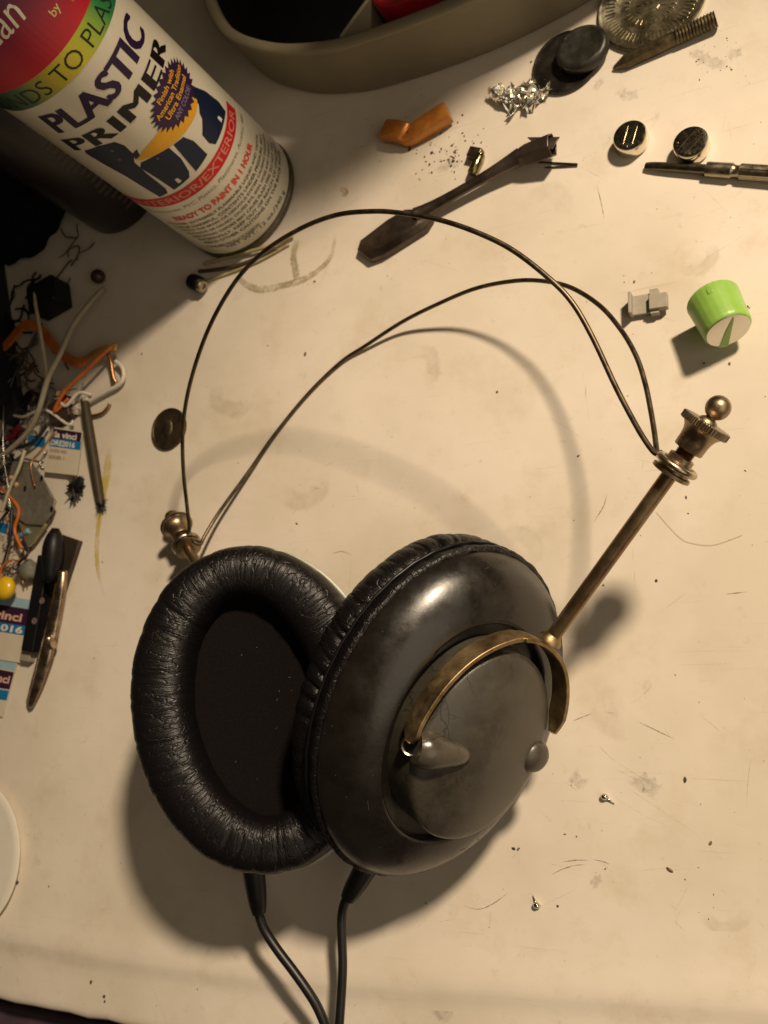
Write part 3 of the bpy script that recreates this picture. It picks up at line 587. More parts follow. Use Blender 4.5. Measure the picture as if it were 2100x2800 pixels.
def redfield():
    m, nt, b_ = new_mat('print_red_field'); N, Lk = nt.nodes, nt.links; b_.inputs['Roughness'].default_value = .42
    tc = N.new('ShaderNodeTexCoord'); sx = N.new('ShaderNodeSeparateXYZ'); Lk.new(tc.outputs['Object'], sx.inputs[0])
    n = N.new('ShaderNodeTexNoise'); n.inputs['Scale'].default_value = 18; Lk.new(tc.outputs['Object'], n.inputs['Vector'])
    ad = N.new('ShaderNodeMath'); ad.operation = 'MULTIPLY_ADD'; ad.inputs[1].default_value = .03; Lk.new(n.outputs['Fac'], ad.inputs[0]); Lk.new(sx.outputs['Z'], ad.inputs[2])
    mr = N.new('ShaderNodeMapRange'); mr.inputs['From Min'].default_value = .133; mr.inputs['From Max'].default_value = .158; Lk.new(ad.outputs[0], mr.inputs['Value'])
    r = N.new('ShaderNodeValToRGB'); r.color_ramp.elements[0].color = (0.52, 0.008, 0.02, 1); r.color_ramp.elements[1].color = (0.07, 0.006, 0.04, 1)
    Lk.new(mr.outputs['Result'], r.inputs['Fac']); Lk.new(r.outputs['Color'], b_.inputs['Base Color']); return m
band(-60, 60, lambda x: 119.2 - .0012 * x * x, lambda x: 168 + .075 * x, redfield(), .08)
ctext('BONDS TO PLASTICS', -41, 42, 111.6, 5.9, ink('band_text', (0.02, 0.028, 0.012)), bold=-.004, hfun=lambda x: -.0017 * x * x)
ctext('American T', -42, 12, 133.5, 9.5, white, shear=.25, hfun=lambda x: .16 * (x - 6) * (x > 0) + .02 * x)
ctext('by', 5.6, 9.4, 126.0, 3.6, ink('pale_gold', (0.62, 0.52, 0.2)), bold=.012)
ctext('Valspar', 12.5, 42, 121.2, 9.5, gold, bold=.02, shear=.3, hfun=lambda x: .35 * (x - 12))
for k_ in (-1, 0, 1): ctext('PLASTIC', -25.8 + .45 * k_, 25.2 + .45 * k_, 95.2, 9.9, purple, off=.14 + .012 * k_, bold=.012, shear=.05)
for k_ in (-2, -1, 0, 1, 2): ctext('PRIMER', -28.6 + .38 * k_, 27.6 + .38 * k_, 84.9, 6.7, black, off=.14 + .012 * k_, bold=0, shear=.0, space=1.08)
# starburst
pts = []; cx_, cy_ = 13.5, 76.3
for k in range(60):
    a = 2 * math.pi * k / 60; r = 1.0 if k % 2 else .83; pts.append((cx_ + 14.6 * r * math.cos(a), cy_ + 9.0 * r * math.sin(a)))
fan = bmesh.new(); c0 = fan.verts.new((cx_, cy_, 0)); vv = [fan.verts.new((x, y, 0)) for x, y in pts]
for i in range(60): fan.faces.new((c0, vv[i], vv[(i + 1) % 60]))
put(fan, ink('burst_purple', (0.030, 0.012, 0.048)), cyl, .17)
for i, (t_, w_, c_) in enumerate((('Finish with', 6.8, orange), ('American Tradition', 11.2, orange), ('Ultra Enamel', 8.8, orange), ('ANY COLOR!', 6.6, gt))):
    ctext(t_, cx_ - w_, cx_ + w_, cy_ + 3.7 - 3.05 * i, 2.2, c_, off=.24, bold=.02)
# picture of items to paint: lantern, awning, flower pot, shutter
awn = [(-13.8, 71.5), (-9.5, 69.2), (-4, 67.6), (2, 66.3), (8, 65.4), (14, 65.2), (18.2, 66.8), (15, 71), (8, 74), (0, 74.6), (-8, 73.6)]
def soft(pts, m, off): cpoly([tuple(q) for q in cr(pts, 4, closed=True)], m, off)
for (x, y, off) in ((0, 0, .1),):
    cpoly([(-26.5, 82.5), (-25.5, 84.2), (-19, 84.6), (-13.5, 83.0), (-12.2, 79.5), (-12.8, 74), (-15.2, 71.2), (-15.8, 64), (-16.0, 53.5), (-17, 50.6), (-21.2, 50.2), (-22.2, 57), (-23.2, 66), (-25.4, 76)], navy, .10)
    cpoly([(-15.6, 67.6), (-13.6, 69.6), (-8, 68.6), (-2.6, 67.0), (-2.8, 60), (-4.6, 53.5), (-6.2, 51.3), (-14.2, 50.6), (-14.6, 58)], navy, .10)
    cpoly([(-.8, 66.4), (3.6, 65.2), (5.0, 60.5), (4.6, 52.0), (-3.0, 51.2), (-2.2, 57)], navy, .10)
    cpoly([(18.4, 71.5), (20.2, 71.8), (22.0, 69.0), (24.5, 63), (25.6, 55), (24.2, 50.6), (9.6, 51.0), (8.2, 54.0), (8.8, 58.5), (13.6, 61.6), (14.6, 63.6), (17.2, 65.2)], navy, .10)
soft(awn, orange, .13)
cpoly([(-14.0, 71.9), (-12.8, 74.8), (-10.4, 75.4), (-11.6, 72.4)], navy, .135)
for (x, y) in ((-8.6, 66.2), (-18.5, 74.5), (-17.4, 79.5)):
    cpoly([(x, y), (x + .8, y + .4), (x + .6, y + 1.4), (x - .3, y + 1.1)], greyt, .16)
for (x, y) in ((-10.8, 52.2), (18.2, 52.0)): cpoly([(x, y), (x + 1.6, y + .2), (x + 1.4, y + 2.4), (x + .2, y + 2.6)], white, .16)
# red banner
rl = lambda x: 43.1 + (0.0012 * x * x); rh = lambda x: 48.9 + .0012 * x * x
band(-38, 30, rl, rh, red, .12); cpoly([(-38, 44.9), (-38, 50.5), (-40.5, 49.0)], red, .12); 
ctext('INTERIOR/EXTERIOR', -35.5, 27.6, 44.3, 3.5, ink('banner_text', (0.62, 0.22, 0.16)), off=.18, bold=.012, hfun=lambda x: .0012 * x * x)
ctext('Polycarbonate, PVC, Plastics, Plastimeres, Acrylics, ABS', -37, 31, 38.6, 2.3, greyt, bold=-.01, shear=.2)
ctext('READY TO PAINT IN 1 HOUR', -27.0, 20.6, 32.6, 3.1, ink('light_red', (0.62, 0.055, 0.035)), bold=.045)
rows_ = ['DANGER: EXTREMELY FLAMMABLE LIQUID AND VAPOR.', 'VAPOR HARMFUL. CONTENTS UNDER PRESSURE. MAY', 'AFFECT THE BRAIN OR NERVOUS SYSTEM CAUSING DIZZINESS,', 'HEADACHE OR NAUSEA. CAUSES EYE, SKIN, NOSE AND THROAT',
         'IRRITATION. VAPORS MAY CAUSE FLASH FIRE. DO NOT TAKE', 'INTERNALLY. KEEP OUT OF REACH OF CHILDREN.', 'READ OTHER CAUTIONS ON THE BACK PANEL']
for i, t_ in enumerate(rows_): ctext(t_, -34 + i * 1.0, 28 + (i % 3) * 1.5 + i * .6, 29.0 - 2.72 * i, 1.65, greyt, bold=.022)
ctext('NET WT. 12 oz./340 g', -21, 14.5, 6.4, 2.5, greyt, bold=.01)
ctext('CONSUMER PRODUCTS DIVISION', -30, -3, 8.9, 1.5, greyt, bold=.02)
build(LB, 'printed_label', LM, body, smooth=False)
# ================================================================= TRAY
outl = [(-71.5, 228), (-62.7, 210), (-52.6, 199.4), (-38.2, 190), (-24.5, 184), (-7.2, 179.3), (9.2, 177.8), (25, 177.3), (47, 178), (66, 180.3), (86, 184.6), (110, 192), (135, 204), (155, 224), (164, 252), (158, 300), (100, 330), (0, 336), (-55, 318), (-76, 285), (-77, 252)]
oc = A([30., 255.]); OL = [A(q) for q in cr(outl, 8, closed=True)]
def off_out(d): 
    out = []; n = len(OL)
    for i in range(n):
        t = OL[(i + 1) % n] - OL[i - 1]; t = t / np.linalg.norm(t); q = A([t[1], -t[0]]); 
        if q.dot(OL[i] - oc) < 0: q = -q
        out.append(OL[i] + q * d)
    return out
tray = empty('tray', (30, 255, 0)); tag(tray, 'oval tan plastic tray with rolled rim and black inside, behind the spray can', 'tray')
def rings(spec, m, name, parent, floor=False):
    vs = []; n = len(OL)
    for d_, z in spec: vs += [(*q, z) for q in off_out(d_)]
    fs = [(j * n + i, j * n + (i + 1) % n, (j + 1) * n + (i + 1) % n, (j + 1) * n + i) for j in range(len(spec) - 1) for i in range(n)]
    if floor: fs.append(tuple((len(spec) - 1) * n + i for i in range(n)))
    return build(MB().add(vs, fs), name, m, parent, angle=60)
rings([(-3.5, .3), (-1.2, .6), (-.5, 2), (-.2, 8), (-.1, 27.2), (.0, 27.6)], M['tray'], 'wall', tray)
rings([(.2, 27.2), (.9, 27.8), (1.2, 28.9), (.9, 30.1), (-.4, 30.8), (-2.4, 30.8), (-3.6, 30.2), (-4.0, 29.0), (-4.0, 27)], M['tray'], 'rim', tray)
rings([(-3.6, 28.4), (-3.8, 3), (-6, 1.5), (-9, 1.2)], M['traydark'], 'lining', tray, True)
b = MB(); p0 = P(930, 100, 26); p1 = P(1090, -120, 22); d_ = unit(p1 - p0); s_ = np.cross(d_, [0, 0, 1.]); b.box((p0 + p1) / 2 - A([0, 0, 9]), d_, s_, (0, 0, 1.), (np.linalg.norm(p1 - p0) / 2, .8, 9)); build(b, 'divider', M['tray'], tray, bevel=.3)
M['boxdk'] = mat('black_gloss_box', (.012, .012, .016), .35, var=.4)
rp = P(1110, 5, 17); b = MB(); b.lathe(rp - A([0, -6, 15]), (0, 0, 1.), [(.01, 0), (12, 0), (13.2, .8), (13.4, 2), (13.4, 20), (12.6, 21.4), (11.5, 21.8), (10.5, 21.2), (.01, 21.2)], 64)
o = build(b, 'jar_lid', M['redplastic']); tag(o, 'round red plastic lid lying inside the tan tray', 'lid')
M['occluder'] = mat('brown_occluder_plastic', (.06, .035, .02), .4, var=.2)
b = MB(); b.lathe((126, 227, 1.3), (0, 0, 1.), [(17, 0), (19.5, 1), (20, 3), (20, 192), (17, 202), (9, 210), (9, 222), (.01, 222)], 64); o = build(b, 'occluder', M['occluder']); tag(o, 'tall brown bottle added out of view to shade the tray', 'occluder')  # unseen tall blocker, added to cast shade over the tray and desk
# ================================================================= SMALL THINGS
def disc_item(name, px, h, R_, prof, m, label, cat, tilt=None, n=72, **kw):
    c = P(*px, h); b = MB(); b.lathe((c[0], c[1], 0 if tilt is None else tilt[1]), (0, 0, 1.) if tilt is None else tilt[0], [(r * R_, z) for r, z in prof], n); o = build(b, name, m, **kw); tag(o, label, cat); return o
# coin under headband
M['coin'] = mat('brown_copper_coin', (0.135, 0.095, 0.055), .45, .85, col2=(.05, .045, .025), scale=260, bump=.6, bscale=700)
c = P(460, 1172, 1.2); b = MB(); b.lathe((c[0], c[1], 0), (0, 0, 1.), [(.01, .0), (8.9, .0), (9.3, .3), (9.3, 1.3), (9.0, 1.55), (8.4, 1.5), (8.2, 1.25), (.01, 1.25)], 72)
o = build(b, 'coin', M['coin']); tag(o, 'dark copper coin lying flat just left of the headband wires', 'coin')
b = MB(); b.lathe((c[0] - .5, c[1] + .3, 1.25), (0, 0, 1.), [(3.4, 0), (3.0, .3), (1.5, .5), (.01, .55)], 24, sx=.8, sy=1.25); build(b, 'relief', M['coin'], o)
# button cells
M['cellmetal'] = mat('scratched_cell_metal', (.33, .295, .20), .2, 1, var=.4, scale=350, rvar=.1, bump=.1)
M['cellside'] = mat('polished_cell_side', (.80, .74, .60), .16, 1, var=.1, scale=200)
M['cream'] = mat('ivory_plastic', (.62, .56, .42), .4, var=.1)
for k, (u, v, rot, lab) in enumerate(((1722, 370, 1.25, 'silver button cell standing apart, left of the other cell'), (1888, 388, .72, 'silver button cell just above the precision screwdriver blade'))):
    c = P(u, v, 5.4); b = MB(); b.lathe((c[0], c[1], 0), (0, 0, 1.), [(.01, 0), (4.8, 0), (5.5, .4), (5.75, 1.1), (5.75, 5.1), (5.6, 5.4), (5.2, 5.5)], 72)
    cell = build(b, 'button_cell', M['cellside'], loc=(c[0], c[1], 0)); tag(cell, lab, 'battery', 'silver button cells on the desk')
    b = MB(); b.lathe((c[0], c[1], 5.3), (0, 0, 1.), [(5.5, 0), (5.35, .28), (5.0, .34), (.01, .34)], 64); top = build(b, 'top_face', M['cellmetal'], cell)
    b = MB(); zz = 5.66; ca, sa = math.cos(rot), math.sin(rot); q = lambda x, y: (c[0] + x * ca - y * sa, c[1] + x * sa + y * ca)
    for yy in (-1.7, 1.5): b.box((*q(0, yy), zz), (ca, sa, 0), (-sa, ca, 0), (0, 0, 1), (3.4, .17, .12))
    bm = text_mesh('+AG13', offset=.02); X = [v_.co.x for v_ in bm.verts]; x0, x1 = min(X), max(X)
    b.add([(*q(-2.9 + 5.8 * (v_.co.x - x0) / (x1 - x0), -.9 + 2.4 * v_.co.y), 5.7) for v_ in bm.verts], [tuple(v_.index for v_ in f.verts) for f in bm.faces]); bm.free()
    for j in range(7):
        a = 2.2 + .32 * j; x_, y_ = 4.3 * math.cos(a), 4.3 * math.sin(a); b.box((*q(x_, y_), zz), (math.cos(a + rot), math.sin(a + rot), 0), (-math.sin(a + rot), math.cos(a + rot), 0), (0, 0, 1), (.35, .25, .08))
    build(b, 'stamping', M['cellside'], top, smooth=False)
# precision screwdriver
M['dksteel'] = mat('dark_tool_steel', (.17, .145, .10), .35, 1, var=.4, scale=300, rvar=.1)
M['tinned'] = mat('tarnished_steel', (.42, .37, .27), .3, 1, var=.3, scale=400, rvar=.1)
p0 = P(1764, 452, 1.6); p1 = P(2160, 478, 2.4); d_ = unit(p1 - p0); s_ = np.cross([0, 0, 1.], d_); 
sd = empty('precision_screwdriver', (p0[0], p0[1], 0)); tag(sd, 'thin steel precision screwdriver reaching in from the right edge', 'screwdriver')
Ls = np.linalg.norm(P(1933, 463, 2) - p0)
b = MB(); n0 = 9
b.tube([p0 + d_ * t for t in (0, 1.5, 5, 9, Ls)], [1.0, 1.35, 1.45, 1.5, 1.6], 20)
for i, v_ in enumerate(b.v):     # flatten the tip
    q = A(v_) - p0; t = q @ d_
    if t < 6: k_ = .35 + .65 * t / 6; z = b.v[i][2]; b.v[i] = (v_[0], v_[1], p0[2] + (z - p0[2]) * k_)
build(b, 'blade', M['dksteel'], sd)
b = MB(); b.lathe(p0 + d_ * Ls, d_, [(1.6, -.3), (2.5, 0), (2.55, 8.2), (2.1, 8.8), (1.95, 9.6), (2.1, 10.4), (2.6, 11.0), (2.6, 60)], 60, jit=lambda t, z: .03 * (1 if math.sin(16 * t) > 0 else -1) if z > 11.3 else 0)
build(b, 'handle', M['tinned'], sd)
# long carving tool : wedge blade, stem, hexagonal socket
M['bronze'] = mat('dark_bronze_tool', (.145, .115, .092), .38, .85, col2=(.07, .052, .042), scale=110, rvar=.1, bump=.25, bscale=400)
tool = empty('hand_tool', P(1250, 540)); tag(tool, 'dark bronze hand tool with wedge tip and socket end behind the headband', 'tool')
b = MB()
wedge = [(977, 685), (1012, 712), (1052, 697), (1165, 625), (1182, 598), (1150, 572), (1110, 573), (1060, 602), (985, 660)]
poly = [P(*p, 3)[:2] for p in wedge]; cc = sum(poly) / len(poly)
n = len(poly); v_ = [(*q, .1) for q in poly] + [(*(cc + (q - cc) * 1.0), 3.4) for q in poly] + [(*(cc + (q - cc) * .72), 5.4) for q in poly]
b.add(v_, [tuple(range(n))[::-1], tuple(range(2 * n, 3 * n))] + [(j * n + i, j * n + (i + 1) % n, (j + 1) * n + (i + 1) % n, (j + 1) * n + i) for j in range(2) for i in range(n)])
bb = build(b, 'wedge_tip', M['bronze'], tool, bevel=.5, angle=30); bb.data.flip_normals() if False else None
b = MB(); q0 = P(1140, 590, 4.2); q1 = P(1425, 428, 5.5)
pts = [q0 + (q1 - q0) * t for t in np.linspace(0, 1, 12)]; b.tube(pts, [3.4, 2.7, 2.3, 2.1, 2.0, 2.0, 2.0, 2.1, 2.3, 2.6, 3.0, 3.5], 10)
build(b, 'stem', M['bronze'], tool, angle=25)
b = MB(); q2 = P(1415, 433, 5.5); q3 = P(1500, 400, 8.0); dd = unit(q3 - q2); L_ = np.linalg.norm(q3 - q2)
b.lathe(q2, dd, [(3.0, 0), (4.0, 2.5), (4.5, 4.5), (4.7, L_ + 1.5), (4.0, L_ + 1.5), (3.7, L_ - 2.5), (.01, L_ - 3.5)], 6, sy=.85)
build(b, 'socket', M['bronze'], tool, bevel=.3, angle=25)
b = MB(); e0 = P(1490, 385, 8.5); 
b.add([P(1440, 375, 8.5), P(1532, 374, 8.0), P(1510, 410, 8.5), P(1470, 402, 9.2), P(1440, 375, 6.8), P(1532, 374, 6.8), P(1510, 410, 6.8), P(1470, 402, 6.8)], [(0, 1, 2, 3), (7, 6, 5, 4), (0, 4, 5, 1), (1, 5, 6, 2), (2, 6, 7, 3), (3, 7, 4, 0)])
build(b, 'socket_lip', M['bronze'], tool, bevel=.35)
# pin
b = MB(); b.tube([P(1460, 442, .5), P(1520, 446, .5), P(1578, 449, .5)], .38, 8); b.tube([P(1578, 449, .5), P(1579, 452, .6), P(1545, 455, .5), P(1490, 458, .5)], .28, 8)
o = build(b, 'wire_pin', M['dksteel']); tag(o, 'thin folded wire pin beneath the socket of the bronze tool', 'pin')
# brass fitting
M['fit'] = mat('bright_brass_fitting', (.50, .42, .20), .2, 1, col2=(.12, .1, .05), scale=500, rvar=.1)
ft = empty('brass_fitting', P(1300, 460)); tag(ft, 'small bright brass fitting among dark filings above the bronze tool', 'fitting')
b = MB(); d_ = unit(P(1318, 412, 2) - P(1290, 475, 2)); b.lathe(P(1291, 476, 2.1), d_, [(1.9, 0), (2.1, .6), (2.1, 7), (1.8, 7.6), (1.8, 8)], 28); build(b, 'barrel', M['fit'], ft)
b = MB(); x_ = np.cross(d_, [0, 0, 1.]); b.box(P(1300, 421, 1.9), d_, x_, (0, 0, 1.), (2.1, 2.7, 1.7)); build(b, 'flange', M['dksteel'], ft, bevel=.4)
# copper/amber clip
M['amber'] = mat('amber_copper_foil', (.60, .255, .045), .36, .35, col2=(.42, .13, .02), scale=130, rvar=.1, coat=.2)
b = MB(); pth = [(1046, 350, 5.0), (1070, 352, 5.5), (1098, 357, 5.2), (1112, 366, 4.0), (1128, 358, 4.2), (1160, 336, 5.0), (1195, 314, 5.4), (1221, 297, 5.6)]
c_ = cr([P(*p) for p in pth], 3); n = len(c_); vs = []
for i in range(n):
    t = unit(c_[min(i + 1, n - 1)] - c_[max(i - 1, 0)]); q = unit(np.cross([0, 0, 1.], t)); w = 3.6 if i < n * .3 else 3.5
    for (a_, z_) in ((-1, -4.2), (-1.02, -2.), (-1, -.1), (-.93, .1), (0, .22), (.93, .1), (1, -.1), (1.02, -2.), (1, -4.2)):
        p = c_[i] + q * a_ * w; vs.append((p[0], p[1], max(.15, c_[i][2] + z_)))
fs = [(i * 9 + k, i * 9 + k + 1, (i + 1) * 9 + k + 1, (i + 1) * 9 + k) for i in range(n - 1) for k in range(8)] + [tuple(range(9)), tuple((n - 1) * 9 + k for k in range(8, -1, -1))]
o = build(MB().add(vs, fs), 'foil_sleeve', M['amber'], angle=28); tag(o, 'crimped amber copper sleeve lying in the shade of the tray', 'sleeve')
sm = o.modifiers.new('t', 'SOLIDIFY'); sm.thickness = .0004
# crumpled foil
M['foil'] = mat('crumpled_foil', (.92, .89, .80), .2, 1, var=.1, scale=500)
b = MB(); bm = bmesh.new(); G = 22; c0 = P(1420, 275, 0); ux = unit((P(1512, 250, 0) - P(1335, 262, 0))); uy = np.cross([0, 0, 1.], ux)
pv = {}
for i in range(G):
    for j in range(G):
        x = (i / (G - 1) - .5) * 25; y = (j / (G - 1) - .5) * 11.5; f = 1 + .5 * math.sin(i * .9) * (j < 6) + .25 * math.sin(i * 1.7 + 2) * (j > 15)
        x += rng.normal() * .22; y = y * f + rng.normal() * .22 + .012 * x * x; z = 2.0 + 1.6 * math.sin(x * .55 + 1.2 * math.sin(y * .6)) + .9 * math.sin(y * 1.1 + x * .7) + rng.normal() * .32
        pv[i, j] = len(b.v); q = c0 + ux * x + uy * y; b.v.append((q[0], q[1], max(.15, z)))
for i in range(G - 1):
    for j in range(G - 1):
        if abs(i - G / 2) / (G / 2) + abs(j - G / 2) / (G / 2) < 1.25 and rng.random() > .03:
            b.f += [(pv[i, j], pv[i + 1, j], pv[i + 1, j + 1]), (pv[i, j], pv[i + 1, j + 1], pv[i, j + 1])]; b.mi += [0, 0]
bm.free(); o = build(b, 'foil_scrap', M['foil'], smooth=False); tag(o, 'crumpled scrap of silver foil below the two dark discs', 'foil'); sm = o.modifiers.new('t', 'SOLIDIFY'); sm.thickness = .00012
# dark discs
M['pewter'] = mat('blackened_pewter', (.070, .062, .047), .36, .8, col2=(.035, .03, .026), scale=150, rvar=.12, bump=.15, bscale=500)
c = P(1548, 170, 1.0); b = MB(); b.lathe((c[0], c[1], 0), (0, 0, 1.), [(.01, 0), (12.3, 0), (12.8, .4), (12.8, 1.3), (12.5, 1.8), (12.1, 1.85), (11.8, 1.55), (.01, 1.4)], 80); o = build(b, 'metal_disc', M['pewter']); tag(o, 'larger flat blackened disc underneath the rounded black magnet', 'disc')
c = P(1592, 135, 4.5); b = MB(); b.lathe((c[0], c[1], 1.92), (0, 0, 1.), [(.01, 0), (8.6, 0), (9.5, .8), (9.8, 2.2), (9.6, 3.8), (8.9, 4.6), (7.8, 4.9), (7.2, 4.7), (.01, 4.4)], 72, sx=1.0, sy=.92); o = build(b, 'magnet', mat('dark_ferrite', (.036, .033, .024), .4, .2, col2=(.014, .014, .012), scale=160, rvar=.15, bump=.2, bscale=500)); tag(o, 'rounded black magnet resting on top of the flat dark disc', 'magnet')
# big medal with radial ticks
M['medal'] = mat('yellowed_pewter', (.58, .54, .40), .28, 1, var=.35, scale=160, rvar=.12)
c = P(1780, 0, 2.2); mc = A([c[0], c[1], 0]); b = MB(); b.lathe(mc, (0, 0, 1.), [(.01, 0), (18.2, 0), (19, .5), (19.1, 1.8), (18.7, 2.25), (18.1, 2.1), (17.6, 1.9), (.01, 1.75)], 120); md = build(b, 'token', M['medal'], loc=mc); tag(md, 'large round pewter token with raised radial ticks, cut by the top edge', 'token')
b = MB()
for k in range(64):
    a = 2 * math.pi * k / 64; e = A([math.cos(a), math.sin(a), 0]); f_ = A([-math.sin(a), math.cos(a), 0]); b.box(mc + e * 14.6 + A([0, 0, 1.85]), e, f_, (0, 0, 1.), (1.5 if k % 2 else 1.9, .2, .3))
    if k % 2: b.box(mc + e * 8.6 + A([0, 0, 1.85]), e, f_, (0, 0, 1.), (.9, .18, .28))
for k in range(16):
    bm = text_mesh(str((k * 5) % 60), offset=.02); a = -math.pi / 2 + 2 * math.pi * k / 16; e = A([math.cos(a), math.sin(a), 0]); f_ = A([-math.sin(a), math.cos(a), 0]); X = [v_.co.x for v_ in bm.verts]; xm = (min(X) + max(X)) / 2
    b.add([mc + e * (10.6 + 0) - e * (v_.co.y * 2.3) * 1 + f_ * (v_.co.x - xm) * 2.3 + A([0, 0, 2.0]) for v_ in bm.verts], [tuple(v_.index for v_ in f.verts) for f in bm.faces]); bm.free()
for k in range(5):
    for j in range(3): b.box(mc + A([-4.5 + 2.2 * k + rng.normal() * .2, 2.5 - 2.8 * j, 1.85]), unit([.7, .7 * rng.normal(), 0]), (0, 0, 1.), unit([-.5, .7, 0]), (.7, .3, .22))
build(b, 'raised_marks', M['medal'], md, smooth=False)
# threaded tip
M['olive'] = mat('oxidised_iron_tip', (.20, .165, .085), .42, .85, col2=(.09, .065, .045), scale=220, rvar=.1)
ti = empty('threaded_tip', P(1800, 130)); tag(ti, 'pointed iron tip with threaded end beside the large token', 'tip')
q0 = P(1674, 188, 1.0); q1 = P(1955, 52, 3.2); d_ = unit(q1 - q0); L_ = np.linalg.norm(q1 - q0)
b = MB(); b.lathe(q0, d_, [(.01, 0), (.8, 1.0), (2.4, 4.6), (2.6, 5.2), (2.6, L_ * .62)], 8); build(b, 'shaft', M['olive'], ti, angle=25)
b = MB(); pr = [(2.3, L_ * .62)]; z = L_ * .63
while z < L_: pr += [(2.4, z), (2.85, z + .55)]; z += 1.1
b.lathe(q0, d_, pr + [(2.3, L_)], 32); build(b, 'thread', M['olive'], ti)
# grey connector
M['greyp'] = mat('warm_grey_plastic', (.36, .325, .255), .5, var=.15, scale=400, bump=.1)
cn = empty('connector', P(1775, 840)); tag(cn, 'small grey plastic clip left of the green knob', 'clip')
a0 = P(1733, 845, 1.5); ex = unit(P(1775, 838, 1.5) - a0); ey = np.cross([0, 0, 1.], ex)
cm = P(1755, 835, 1.5)
b = MB(); b.box(cm, ex, ey, (0, 0, 1.), (3.4, 3.4, .6)); b.box(cm - ex * 3.2 + A([0, 0, 1.6]), ex, ey, (0, 0, 1.), (.5, 3.7, 2.4)); b.v = [(x, y, z + .3) for x, y, z in b.v]; build(b, 'clip_plate', M['greyp'], cn, bevel=.15)
b = MB(); c2 = P(1801, 826, 3.2); b.box(c2, ex, ey, (0, 0, 1.), (2.9, 2.6, 1.5)); b.box(c2 - ex * 1.4 + ey * .6 - A([0, 0, 1.2]), ex, ey, (0, 0, 1.), (1.4, 4.4, 1.5)); build(b, 'head_block', M['greyp'], cn, bevel=.2)
# green knob
def green():
    m = mat('green_translucent_plastic', (.20, .40, .055), .42, col2=(.30, .50, .10), scale=60, sss=.5, coat=.2); return m
M['green'] = green(); M['alum'] = mat('spun_aluminium', (.74, .71, .64), .34, 1, var=.12, scale=40, rvar=.05)
kb = empty('knob', P(1975, 900)); tag(kb, 'bright green knob with silver face lying on its side', 'knob')
fA = P(1992, 905, 10.6); bA = P(1950, 822, 8.6)
dk = unit(fA - bA); dk = unit(A([dk[0], dk[1], 0.24 * np.hypot(dk[0], dk[1])])); Lk_ = 13.6; bA = fA - dk * Lk_; bA[2] = max(bA[2], 8.0)
b = MB(); b.lathe(bA, dk, [(6.9, 1.2), (7.0, .1), (8.1, 0), (8.25, .4), (8.1, 2.5), (7.75, 7), (7.5, Lk_ - 1.4), (7.35, Lk_ - .5), (6.95, Lk_), (.01, Lk_)], 80, jit=lambda t, z: .006 * math.sin(24 * t))
build(b, 'knob_body', M['green'], kb, angle=40)
b = MB(); b.lathe(bA, dk, [(6.75, Lk_ - .1), (6.75, Lk_ + .28), (6.5, Lk_ + .4), (.01, Lk_ + .12)], 80); kf = build(b, 'silver_face', M['alum'], kb)
uu = unit(np.cross(dk, [0, 0, 1.])); ww = np.cross(dk, uu)

def onface(u, v):
    r = ray(u, v); o_ = bA + dk * (Lk_ + .5); return CAM + r * ((o_ - CAM) @ dk / (r @ dk))
e1 = unit(onface(1974, 945) - onface(1994, 885)); e2 = np.cross(dk, e1); fo = bA + dk * (Lk_ + .5)
b = MB(); b.add([fo - e1 * 6.2 - e2 * .25, fo - e1 * 6.2 + e2 * .25, fo + e1 * 6.9 + e2 * 1.5, fo + e1 * 6.9 - e2 * 1.5] + [q - dk * .6 for q in (fo - e1 * 6.2 - e2 * .25, fo - e1 * 6.2 + e2 * .25, fo + e1 * 6.9 + e2 * 1.5, fo + e1 * 6.9 - e2 * 1.5)], [(0, 1, 2, 3), (7, 6, 5, 4), (0, 4, 5, 1), (1, 5, 6, 2), (2, 6, 7, 3), (3, 7, 4, 0)]); build(b, 'pointer', M['green'], kf, smooth=False)
b = MB(); b.box(bA + dk * .9 + e2 * 0 + A([0, 0, 7.9]), dk, uu, (0, 0, 1.), (1.0, .9, .6)); build(b, 'index_tab', M['green'], kb, bevel=.2)
# solder droplets
M['solder'] = mat('bright_solder', (.72, .68, .60), .12, 1)
for (u, v, du, dv, lab) in ((1655, 2178, 26, 20, 'bright solder droplet with a short tail, right of the ear cup'), (1470, 2474, -12, -26, 'bright solder droplet lying nearer the front of the desk')):
    c = P(u, v, 0); e = P(u + du, v + dv, 0); b = MB(); b.lathe((c[0], c[1], .85), (0, 0, 1.), sphere_prof(1.25, 10), 20, sy=.8); b.tube([c + A([0, 0, .7]), (c + e) / 2 + A([0, 0, .5]), e + A([0, 0, .3])], [.7, .3, .14], 8)
    o = build(b, 'solder_drop', M['solder'], angle=180); tag(o, lab, 'solder', 'solder droplets on the desk')
# fibre
b = MB(); b.tube(cr([P(1795, 1400, .3), P(1830, 1440, .3), P(1860, 1470, .3), P(1885, 1483, .3), P(1950, 1490, .3), (P(2030, 1463, .3))], 8), .045, 6)
o = build(b, 'hair', mat('brown_hair', (.34, .25, .15), .5)); tag(o, 'single fine brown hair on the desk below the thumb nut', 'hair')
